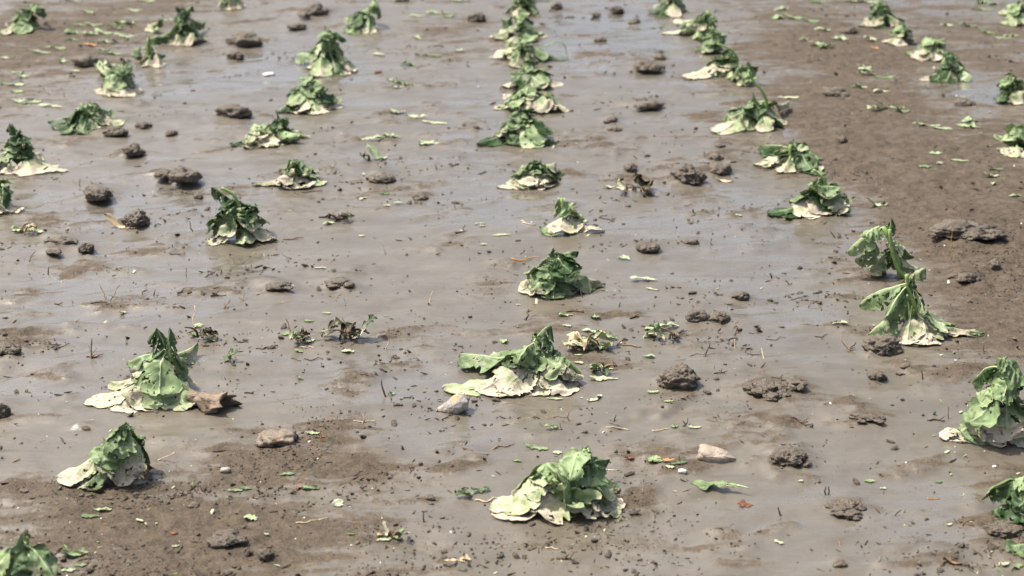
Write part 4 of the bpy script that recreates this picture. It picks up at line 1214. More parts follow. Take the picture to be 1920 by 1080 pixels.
# ------------------------------------------------------------------ torn leaves, twigs and straw
REL_USED = {}


def describe(look, px, py, verb='lying'):
    c = sorted(LM, key=lambda q: (q[0] - px) ** 2 + ((q[1] - py) * 1.8) ** 2)
    for q in c[:6]:
        dx, dy = px - q[0], py - q[1]
        if abs(dx) > 1.3 * abs(dy):
            far = abs(dx) > 110
            rel = ('well ' if far else '') + ('left of' if dx < 0 else 'right of')
        else:
            far = abs(dy) > 60
            rel = ('well ' if far else '') + ('in front of' if dy > 0 else 'behind')
        key = f'{look} {rel} {q[2]}'
        if key not in REL_USED and len(key.split()) <= 16:
            REL_USED[key] = 1
            return key
    raise ValueError(look)


def frag_grid(L_, W_, seed, curl, n=15, m=9):
    r = np.random.default_rng(seed)
    s = np.linspace(0, 1, n); t = np.linspace(-1, 1, m)
    f = np.clip(np.sin(np.pi * np.clip(s * .92 + .04, 0, 1) ** r.uniform(.7, 1.4)), .05, 1) ** .6
    f = f * (1 + .5 * vn2(s * 6, np.full(n, seed * 1.3), seed))
    X = np.zeros((n, m, 3))
    bend = r.uniform(-.25, .25)
    X[..., 0] = (s[:, None] - .5) * L_
    X[..., 1] = t[None] * f[:, None] * W_ * .5 + bend * L_ * (s[:, None] - .5) ** 2
    cup = curl * r.uniform(-.3, 1.0)
    X[..., 2] = W_ * (.30 * cup * np.abs(t)[None] ** 1.6 * f[:, None] + .16 * curl * np.sin(s[:, None] * math.pi * r.uniform(.7, 1.6) + r.uniform(0, 2)))
    X[..., 2] += W_ * .55 * curl * r.uniform(0, 1) * np.abs(s[:, None] - r.uniform(.3, .7)) * (1 if r.uniform() < .6 else -1)
    X[..., 0] += L_ * .10 * vn2(t * 2.2, np.full(m, seed * .77), seed)[None] * (s[:, None] - .3)
    X[..., 2] += W_ * .16 * curl * fbm2(s[:, None] * 4 + 0 * t, t[None] * 1.6 + 0 * s[:, None] + seed, seed, 3) * (np.abs(t)[None] + .3)
    return X


def leaf_piece(px, py, lpx, wpx, ang=0, tone=.6, mud=.3, curl=1.0, look='torn pale green leaf scrap', seed=None, lift=0.0, mats=None, label=None, stem=0, cat='leaf scrap', name='leaf_scrap'):
    c = on_ground(px, py); s = pxm(py)
    seed = seed if seed is not None else int(px * 7 + py * 13)
    X = frag_grid(lpx / s, max(wpx * 1.5 / s, .006), seed, curl)
    ca, sa = math.cos(R(ang)), math.sin(R(ang))
    X = np.stack([X[..., 0] * ca - X[..., 1] * sa, X[..., 0] * sa + X[..., 1] * ca, X[..., 2]], -1)
    g_ = gz(X[..., 0] + c[0], X[..., 1] + c[1]) - c[2]
    X[..., 2] += np.maximum(0, (g_ + .0012 - X[..., 2])) * 1.0 * (X[..., 2] < g_ + .0012)
    low = (X[..., 2] - g_).min()
    X[..., 2] += -low + .0015 + lift
    me = blade_mesh(name, X, seed, mud, tone, .10 if lpx > 28 else 0, .5, -.05, .0005)
    e = add(name, me, mats or [M_TOP, M_UNDER], None, c)
    tag(e, label or describe(look, px, py), cat, 'hail torn bits of cabbage leaf' if cat == 'leaf scrap' else None)
    if stem:
        q = bez((X[0, X.shape[1] // 2], X[0, 4] + np.array([-ca, -sa, .1]) * stem / s * .4, X[0, 4] + np.array([-ca, -sa, 0.0]) * stem / s * .7, X[0, 4] + np.array([-ca, -sa, 0]) * stem / s + np.array([0, 0, -.002])), 7)
        add('leaf_stem', tube_mesh('leaf_stem', q, np.linspace(.0016, .0010, 7), 5), M_RIB, e)
    return e


big = 'big fallen cabbage leaf, green with a cream front edge, alone on the mud'
leaf_piece(1340, 916, 86, 30, 158, .45, .42, 1.3, seed=77, label=big, stem=22, cat='leaf', name='fallen_leaf')
LM.append((1340, 912, 'the big fallen leaf'))
leaf_piece(278, 890, 26, 13, 70, .5, .5, 1.6, mats=[M_ORANGE, M_ORANGE], label='dry orange leaf at the foot of a small drooping cabbage', cat='leaf', name='dead_leaf', seed=5, lift=.004)
leaf_piece(228, 424, 62, 20, -8, .5, .5, 1.8, mats=[M_TAN, M_TAN], label='curled tan dead leaf in front of a blunt grey clod', cat='leaf', name='dead_leaf', seed=6)
leaf_piece(1358, 340, 34, 10, -8, .5, .5, 1.3, mats=[M_TAN, M_RUST], label='tan dead leaf at the right foot of a squarish clod', cat='leaf', name='dead_leaf', seed=8)
leaf_piece(850, 1051, 40, 8, 5, .5, .5, 1.0, mats=[M_TAN, M_STRAW], label='brittle straw coloured leaf near the bottom edge', cat='leaf', name='dead_leaf', seed=9)
leaf_piece(872, 1049, 22, 12, 20, .5, .5, 1.0, mats=[M_TAN, M_TAN], label='tan flake right of a brittle straw coloured leaf', cat='leaf', name='dead_leaf', seed=10)
leaf_piece(1397, 949, 30, 12, 8, .5, .5, 1.6, mats=[M_RUST, M_RUST], label='crumpled rust red leaf right of the big fallen leaf', cat='leaf', name='dead_leaf', seed=12)
leaf_piece(1180, 861, 18, 7, 0, .5, .5, 1.4, mats=[M_RUST, M_RUST], label='small rust red leaf bit right of the front cabbage', cat='leaf', name='dead_leaf', seed=13)
leaf_piece(1248, 866, 34, 7, -20, .5, .5, 1.2, mats=[M_ORANGE, M_RUST], label='narrow orange leaf strip on a green scrap left of the wedge shaped stone', cat='leaf', name='dead_leaf', seed=14, lift=.004)
leaf_piece(170, 86, 26, 12, 5, .5, .5, 1.2, mats=[M_ORANGE, M_TAN], label='pale orange dead leaf in the litter at the upper left', cat='leaf', name='dead_leaf', seed=15)
leaf_piece(1640, 90, 16, 9, 5, .5, .5, 1.2, mats=[M_ORANGE, M_TAN], label='small orange leaf in front of the pale skirted cabbage at the right back', cat='leaf', name='dead_leaf', seed=16)
leaf_piece(561, 916, 16, 9, 50, .5, .5, 1.6, mats=[M_RUST, M_RUST], label='curled rust leaf bit touching a bluish scrap', cat='leaf', name='dead_leaf', seed=17)
leaf_piece(1785, 1053, 30, 9, -28, .5, .5, 1.2, mats=[M_BROWN, M_TWIG], label='brown bark flake near the lower right corner', cat='bark flake', name='bark_flake', seed=18)
leaf_piece(1012, 1, 40, 6, 0, .6, .2, .8, look='long pale strip')

SCR = [  # px, py, length px, width px, angle, tone, mud, curl
 (192, 957, 34, 9, 8, .75, .15, .7), (166, 969, 26, 8, 5, .2, .1, .9), (183, 969, 14, 5, -5, .2, .2, .8), (538, 890, 28, 8, 0, .5, .3, 1.0), (582, 917, 34, 9, -8, .35, .2, .9), (634, 947, 22, 14, -50, .95, .1, .8),
 (441, 921, 30, 9, 15, .55, .45, .9), (461, 917, 24, 8, 0, .4, .3, .9), (470, 973, 26, 14, -15, .75, .1, .7), (1005, 841, 44, 10, -12, .6, .2, 1.0), (1045, 850, 18, 7, 0, .9, .4, .8),
 (1228, 864, 30, 18, 60, .6, .1, .8), (1272, 871, 34, 6, 10, .3, .1, .8), (1255, 877, 20, 7, 0, .85, .2, .6),
 (720, 1013, 30, 10, 25, .85, .45, .8), (745, 1000, 34, 8, 40, .6, .5, 1.4), (738, 1008, 22, 8, -10, .6, .8, 1.5), (748, 1012, 14, 7, 20, .6, .8, 1.5),
 (136, 1043, 42, 11, 5, .55, .4, 1.0), (155, 1038, 22, 8, -10, .5, .5, 1.0), (128, 1071, 26, 8, 20, .85, .1, .7), (150, 1062, 24, 5, 0, .4, .2, .7), (585, 814, 26, 7, -8, .75, .2, .7), (330, 1026, 16, 5, 10, .8, .2, .5),
 (555, 632, 24, 13, -30, .45, .4, 1.4), (575, 638, 32, 15, -40, .9, .35, 1.1), (540, 626, 24, 10, 40, .5, .6, 1.4), (652, 660, 24, 9, 5, .9, .6, .6), (615, 622, 26, 10, 20, .85, .2, 1.2), (612, 588, 18, 4, 0, .8, .7, .5), (580, 603, 18, 6, 0, .5, .3, .8),
 (1240, 617, 66, 14, 12, .95, .55, .9), (1220, 630, 26, 14, 60, .95, .4, 1.0), (1206, 526, 52, 10, 0, .95, .65, .8), (1222, 543, 24, 4, -25, .95, .5, .4),
 (1112, 623, 44, 10, -15, .95, .35, .8), (1140, 635, 34, 8, -10, .9, .4, .8), (1075, 652, 24, 14, 80, .75, .3, .9), (1120, 652, 44, 10, 12, .95, .6, 1.0), (1095, 640, 26, 9, -30, .5, .5, 1.2), (1063, 612, 18, 8, 0, .8, .2, .9),
 (1105, 655, 20, 9, 30, .9, .7, .9), (1128, 690, 44, 10, -10, .9, .5, 1.1), (1130, 712, 50, 12, -5, .95, .6, .9), (1085, 681, 18, 6, -10, .8, .3, .7), (1085, 667, 16, 5, 0, .8, .3, .7), (1110, 752, 24, 7, 10, .95, .7, .7), (1122, 745, 20, 7, 60, .9, .7, .7),
 (1040, 749, 30, 5, 0, .8, .5, .6), (1224, 737, 22, 7, 0, .8, .15, .6), (1255, 754, 20, 5, -10, .7, .5, .8), (1216, 670, 24, 6, -5, .75, .5, .9), (1033, 805, 26, 9, 0, .6, .6, 1.0), (945, 642, 18, 12, 70, .7, .1, .9), (1060, 592, 28, 9, 10, .6, .5, 1.0), (1115, 597, 20, 8, 0, .7, .5, .9),
 (1170, 487, 24, 9, -30, .8, .3, 1.2), (940, 441, 36, 9, 8, .9, .5, .9), (907, 459, 14, 5, 0, .9, .7, .5), (680, 373, 20, 8, 60, .9, .1, .9), (748, 383, 22, 7, 0, .8, .2, .9), (726, 386, 14, 6, 0, .95, .7, .5), (705, 299, 34, 12, -20, .75, .1, 1.2), (805, 271, 30, 10, 0, .8, .5, .9),
 (745, 213, 28, 10, 10, .75, .4, .9), (780, 222, 34, 6, -12, .9, .3, .8), (815, 231, 40, 7, -10, .9, .4, .9), (752, 159, 38, 9, 0, .8, .3, 1.3), (745, 165, 20, 6, 20, .9, .6, .9), (804, 104, 42, 9, 0, .3, .1, 1.4), (765, 122, 24, 7, 5, .6, .5, .9), (820, 25, 34, 8, 0, .7, .4, 1.1), (840, 32, 24, 8, -20, .4, .3, 1.2), (782, 30, 24, 5, 0, .8, .4, .8), (780, 70, 20, 4, -35, .8, .6, .8), (710, 103, 20, 6, 0, .95, .8, .6), (860, 97, 12, 6, 0, .9, .4, .7), (855, 2, 50, 8, 5, .75, .2, .9), (755, 2, 30, 8, 0, .8, .2, .9),
 (698, 264, 40, 7, 10, .9, .7, 1.0), (730, 258, 22, 6, -10, .7, .5, 1.0), (795, 267, 18, 6, 0, .7, .3, .8), (735, 258, 30, 8, 0, .5, .7, 1.0),
 (1643, 387, 42, 12, 5, .75, .35, 1.2), (1665, 203, 44, 9, 0, .6, .3, 1.2), (1640, 207, 26, 9, 20, .75, .4, 1.0), (1690, 209, 24, 8, 0, .5, .2, 1.0), (1655, 146, 34, 10, 10, .4, .1, 1.3), (1622, 140, 32, 7, -5, .8, .5, .9), (1735, 236, 42, 8, 12, .85, .5, 1.1), (1815, 237, 38, 11, -20, .75, .3, 1.1), (1818, 228, 26, 8, 10, .8, .3, .9), (1767, 242, 28, 6, 0, .8, .4, .8), (1622, 130, 20, 6, 0, .9, .5, .9), (1612, 165, 28, 7, -15, .6, .5, 1.0),
 (1652, 172, 24, 7, 0, .95, .6, .9), (1620, 128, 22, 6, 0, .9, .5, .9), (1542, 57, 28, 7, 5, .85, .3, .8), (1530, 85, 24, 9, 10, .7, .1, .9), (1512, 76, 22, 7, 0, .8, .3, .8), (1575, 75, 26, 8, 5, .85, .4, .9), (1550, 90, 22, 7, 0, .6, .2, .9), (1465, 18, 24, 9, 20, .7, .4, 1.1), (1490, 35, 34, 8, -12, .6, .2, 1.1), (1532, 5, 24, 9, 0, .4, .1, 1.2), (1620, 3, 50, 8, 5, .9, .5, .9), (1600, 2, 30, 6, 0, .8, .5, .9), (1520, 40, 28, 7, 0, .6, .3, .9), (1458, 34, 18, 9, 30, .6, .3, 1.0), (1632, 76, 22, 7, 0, .95, .6, .8), (1478, 185, 34, 8, 5, .95, .7, .8),
 (1815, 50, 28, 8, 0, .4, .1, 1.0), (1845, 18, 40, 8, -8, .6, .3, 1.0), (1835, 5, 24, 8, 10, .7, .3, 1.0), (1880, 72, 30, 8, 0, .8, .4, 1.0), (1895, 68, 24, 7, 10, .7, .4, 1.0), (1855, 62, 24, 7, 0, .5, .4, 1.0), (1775, 48, 20, 6, 0, .9, .5, .8), (1860, 8, 20, 8, 20, .4, .3, 1.1),
 (1735, 313, 20, 6, 0, .4, .1, 1.0), (1765, 308, 16, 5, 0, .9, .6, .8), (1755, 288, 20, 7, -10, .7, .3, 1.0), (1800, 302, 28, 5, 0, .8, .4, .7), (1892, 262, 34, 8, 10, .6, .3, 1.0), (1865, 318, 26, 6, 0, .4, .2, 1.0), (1863, 331, 20, 6, 5, .85, .4, .8), (1855, 330, 14, 6, 30, .8, .4, .8), (1905, 368, 28, 7, 5, .7, .2, .8), (1862, 345, 16, 6, 60, .8, .4, .8), (1895, 295, 22, 7, 0, .85, .4, .9),
 (60, 192, 34, 8, 25, .7, .3, 1.0), (95, 199, 36, 6, -12, .9, .6, .8), (35, 192, 22, 7, 0, .8, .3, .9), (28, 160, 28, 7, 0, .85, .3, .8), (40, 145, 22, 8, -10, .75, .3, .9), (30, 137, 22, 6, 0, .7, .4, .9), (5, 158, 14, 8, 30, .6, .2, .9), (32, 172, 24, 6, -20, .6, .5, 1.0),
 (135, 62, 26, 9, 10, .6, .2, 1.0), (168, 66, 24, 7, 0, .7, .3, 1.0), (195, 63, 28, 9, 5, .75, .2, .9), (215, 55, 22, 8, 10, .4, .2, 1.0), (232, 44, 34, 8, 0, .8, .3, 1.0), (235, 70, 34, 8, 0, .8, .4, .9), (225, 47, 22, 7, -10, .6, .3, 1.0), (150, 50, 24, 6, 0, .6, .3, .9), (175, 48, 26, 6, 5, .7, .2, .9), (250, 20, 30, 6, 0, .85, .4, .9), (195, 80, 22, 6, 0, .7, .3, .9), (213, 81, 16, 7, 40, .5, .3, 1.0), (135, 75, 20, 5, 0, .5, .4, .9), (100, 90, 28, 7, -8, .6, .4, 1.0), (75, 99, 36, 6, 0, .8, .6, .8), (115, 92, 24, 7, -20, .5, .4, 1.0), (118, 117, 18, 7, 10, .85, .4, .9), (195, 100, 22, 7, 0, .8, .5, .9), (213, 101, 22, 6, 0, .6, .4, .9), (8, 109, 12, 6, 0, .95, .8, .6), (142, 133, 12, 5, 0, .95, .8, .6), (163, 120, 16, 7, -30, .95, .8, .8), (130, 2, 30, 5, 0, .8, .3, .8), (275, 2, 26, 5, 0, .7, .3, .8), (165, 25, 24, 6, 0, .7, .3, .9), (205, 123, 20, 8, 20, .8, .3, .9),
 (45, 433, 44, 14, 8, .9, .55, 1.3), (58, 432, 30, 10, -40, .85, .5, 1.3), (70, 436, 24, 8, -15, .9, .6, 1.0), (230, 587, 14, 6, 70, .95, .7, .9), (545, 537, 18, 8, 10, .9, .6, 1.0), (600, 503, 24, 5, 0, .95, .7, .5), (615, 420, 22, 9, 30, .9, .6, .9), (655, 404, 20, 8, 10, .2, .4, 1.4), (720, 364, 20, 8, -10, .3, .4, 1.3), (678, 443, 12, 5, 0, .95, .8, .5), (900, 420, 22, 6, 10, .6, .7, .9), (905, 424, 12, 5, 0, .9, .7, .5), (1140, 353, 24, 9, 5, .95, .75, .8), (1385, 405, 14, 4, 0, .95, .8, .4),
 (1630, 903, 20, 7, 0, .5, .5, 1.3), (1300, 803, 28, 6, 0, .9, .6, .7), (1265, 801, 16, 6, 30, .4, .5, 1.2), (395, 639, 20, 8, 0, .8, .6, 1.2), (370, 612, 22, 10, 70, .8, .5, 1.3), (365, 630, 24, 9, 40, .5, .5, 1.3), (560, 660, 18, 5, -20, .5, .5, 1.2), (735, 740, 12, 7, 40, .6, .4, 1.3), (562, 711, 14, 6, 0, .7, .4, 1.2),
 (1575, 607, 34, 6, 14, .95, .8, .7), (1500, 905, 12, 4, 0, .9, .7, .5), (1780, 985, 12, 4, 15, .95, .7, .5), (1655, 917, 12, 4, 10, .95, .8, .4), (870, 932, 34, 14, 15, .1, .0, 1.2), (900, 922, 36, 12, 20, .15, .0, 1.2), (1460, 1018, 20, 7, -40, .9, .9, 1.3), (500, 1003, 10, 4, 0, .95, .8, .4), (520, 1062, 12, 4, 0, .95, .8, .4),
 (1905, 1063, 26, 8, 15, .5, .6, .9), (1885, 1060, 18, 6, 30, .95, .8, .6), (1760, 905, 14, 5, 0, .2, .2, .9),
]
LOOKS = {}


def scrap_look(q):
    px, py, lp, wp, an, tone, mud, curl = q
    size = 'tiny' if lp < 18 else ('small' if lp < 28 else ('long' if lp > 38 and lp > 4 * wp else 'torn'))
    if mud >= .65:
        c = 'mud smeared'
    elif tone < .25:
        c = 'dark green'
    elif tone < .45:
        c = 'mid green'
    elif tone < .7:
        c = 'grey green'
    elif tone < .87:
        c = 'pale green'
    else:
        c = 'whitish green'
    k = 'strip' if lp > 4.2 * wp else ('curled scrap' if curl > 1.15 else ('flat scrap' if curl < .65 else 'leaf scrap'))
    return f'{size} {c} {k}'


for q in SCR:
    px, py, lp, wp, an, tone, mud, curl = q
    leaf_piece(px, py, lp, wp * 1.15, an, tone + (.28 if tone > .6 else .08), mud, curl * 1.3, look=scrap_look(q), lift=.001) if py > 330 else leaf_piece(px, py, lp * 1.25, wp * 1.6, an, tone + (.28 if tone > .6 else .08), mud, curl * 1.4, look=scrap_look(q), lift=.001)


def remnant(px, py, wpx, hpx, n, mats, label, seed, roots=3):
    """a flattened, rotting plant: crumpled leaves and root ends in one heap"""
    c = on_ground(px, py); s_ = pxm(py); r = np.random.default_rng(seed)
    e = bpy.data.objects.new('plant_remnant', None); COL.objects.link(e); e.location = c
    tag(e, label, 'plant remnant')
    for k in range(n):
        ln = wpx / s_ * r.uniform(.35, .6)
        X = frag_grid(ln, ln * r.uniform(.4, .7), seed * 10 + k, 2.0)
        an = r.uniform(0, 6.28); ca, sa = math.cos(an), math.sin(an)
        X = np.stack([X[..., 0] * ca - X[..., 1] * sa, X[..., 0] * sa + X[..., 1] * ca, X[..., 2]], -1)
        X += np.array([r.uniform(-.38, .38) * wpx / s_, r.uniform(-.2, .35) * wpx / s_ * .6, 0])
        tl = r.uniform(-.6, .6)
        X[..., 2] += (X[..., 0] * ca + X[..., 1] * sa) * tl * .5
        g_ = gz(X[..., 0] + c[0], X[..., 1] + c[1]) - c[2]
        X[..., 2] += max(0, float((g_ - X[..., 2]).max()) * .7) + r.uniform(0, .4) * hpx / s_
        m = mats[k % len(mats)]
        add('leaf', blade_mesh('leaf', X, seed + k, r.choice([.2, .7]), r.choice([.1, .5, .9]), .12, .5, -.02, .0006), m, e)
    for k in range(roots):
        an = r.uniform(0, 6.28)
        st0 = np.array([r.uniform(-.2, .2) * wpx / s_, r.uniform(0, .1) * wpx / s_, .004])
        en = st0 + np.array([math.cos(an) * .45 * wpx / s_, math.sin(an) * .3 * wpx / s_, r.uniform(.1, .8) * hpx / s_])
        q = bez((st0, st0 + np.array([0, 0, hpx / s_ * .6]), (st0 + en) / 2 + np.array([0, 0, .01]), en), 8)
        add('root', tube_mesh('root', q, np.linspace(.0028, .0014, 8), 6, .3, k + seed), M_TWIG if k % 2 else M_BROWN, e)


remnant(650, 640, 90, 34, 6, [[M_ROT, M_TWIG], [M_TOP, M_UNDER], [M_ROT, M_ROT]], 'dark flattened plant remnant with roots, left of centre on bare mud', 31, 5)
remnant(640, 415, 52, 20, 4, [[M_ROT, M_TWIG], [M_ROT, M_ROT]], 'small black rotted plant stump with a pale leaf tip', 37, 2)
remnant(1185, 362, 84, 22, 4, [[M_ROT, M_TWIG], [M_TAN, M_STRAW], [M_TOP, M_UNDER]], 'dark straw covered plant remnant right of a thin upright cabbage', 41, 4)
remnant(380, 637, 56, 34, 4, [[M_ROT, M_BROWN], [M_TOP, M_UNDER]], 'broken brown plant stump with pale stalks behind a cabbage by the log', 43, 4)
remnant(1250, 640, 80, 26, 3, [[M_TOP, M_UNDER], [M_ROT, M_TWIG]], 'crushed plant with a whitish leaf and dark stalks, right of centre', 47, 3)
remnant(1105, 655, 90, 26, 6, [[M_TOP, M_UNDER], [M_TAN, M_STRAW], [M_TOP, M_UNDER]], 'shredded heap of whitish leaf pieces behind the sprawling cabbage', 53, 2)
remnant(560, 643, 56, 24, 4, [[M_TOP, M_UNDER], [M_ROT, M_TWIG]], 'small crushed plant with a pale leaf, left of a dark remnant', 59, 2)
remnant(50, 440, 60, 24, 4, [[M_TOP, M_UNDER], [M_TAN, M_TAN]], 'withered yellowish sprout on a low mud hump at the left', 61, 2)
remnant(695, 302, 40, 18, 2, [[M_TOP, M_UNDER], [M_ROT, M_ROT]], 'uprooted sprig with a green leaf behind a half sunken clod', 67, 2)
remnant(1130, 700, 60, 20, 3, [[M_TOP, M_UNDER], [M_ROT, M_TWIG]], 'pale torn leaves on dark rot right of the sprawling cabbage', 71, 1)
remnant(740, 1010, 60, 22, 3, [[M_TOP, M_UNDER], [M_TAN, M_BROWN]], 'small uprooted sprig with pale leaves near the bottom edge', 73, 2)


def seedling():
    c = on_ground(432, 679); s = pxm(679)
    e = bpy.data.objects.new('seedling', None); COL.objects.link(e); e.location = c
    tag(e, 'tiny bright green seedling standing alone right of the rotten log', 'seedling')
    add('stem', tube_mesh('stem', np.array([[0, 0, -.004], [0, 0, .006], [.002, 0, .012]]), [.0012, .001, .0008], 5), M_STALK, e)
    for k, an in enumerate((20, 150, 265, 90)):
        X = frag_grid(.016, .010, k + 40, 1.2)
        X[..., 0] += .009
        X[..., 2] += .008 + X[..., 0] * (.9 if k != 1 else .1)
        ca, sa = math.cos(R(an)), math.sin(R(an))
        X = np.stack([X[..., 0] * ca - X[..., 1] * sa, X[..., 0] * sa + X[..., 1] * ca, X[..., 2]], -1)
        add('leaf', blade_mesh('leaf', X, k + 70, 0, .35, 0, .1, -.05), [M_TOP, M_UNDER], e)


seedling()


def stick(px, py, lcm, ang, elev, rad_mm, mat, look, name='twig', cat='twig', kink=.25, label=None, branches=0):
    """ang: heading on the ground (0 = right, 90 = away), elev: degrees above ground"""
    c = on_ground(px, py)
    rr = np.random.default_rng(int(px * 3 + py * 17))
    n = 8
    d = np.array([math.cos(R(ang)) * math.cos(R(elev)), math.sin(R(ang)) * math.cos(R(elev)), math.sin(R(elev))])
    L_ = lcm * .01
    t = np.linspace(0, 1, n)[:, None]
    P = d * t * L_
    sidev = np.cross(d, [0, 0, 1.0]) if elev < 80 else np.array([1., 0, 0])
    P = P + sidev * (vn2(t[:, 0] * 2.5, np.full(n, px), int(py))[:, None]) * L_ * kink * np.sin(t * math.pi)
    if elev < 25:
        P[:, 2] += L_ * kink * .25 * np.abs(vn2(t[:, 0] * 3, np.full(n, py), int(px)))
        P = P - d * L_ * .5
        g_ = gz(P[:, 0] + c[0], P[:, 1] + c[1]) - c[2]
        P[:, 2] = np.maximum(P[:, 2], g_ + rad_mm * .0006)
    else:
        P = np.concatenate([P[:1] - d * .006, P])
    n = len(P)
    me = tube_mesh(name, P, np.linspace(rad_mm, rad_mm * .55, n) * .001, 6, .3, int(px))
    e = add(name, me, mat, None, c)
    tag(e, label or describe(look, px, py), cat, 'twigs and straw washed over the mud')
    for k in range(branches):
        i = rr.integers(2, n - 2)
        dd = d + rr.normal(0, .8, 3); dd[2] = abs(dd[2]); dd /= np.linalg.norm(dd)
        Q = P[i] + dd * np.linspace(0, 1, 5)[:, None] * L_ * .45
        add('side_twig', tube_mesh('side_twig', Q, np.linspace(rad_mm * .55, rad_mm * .3, 5) * .001, 5, .2, k), mat, e)
    return e


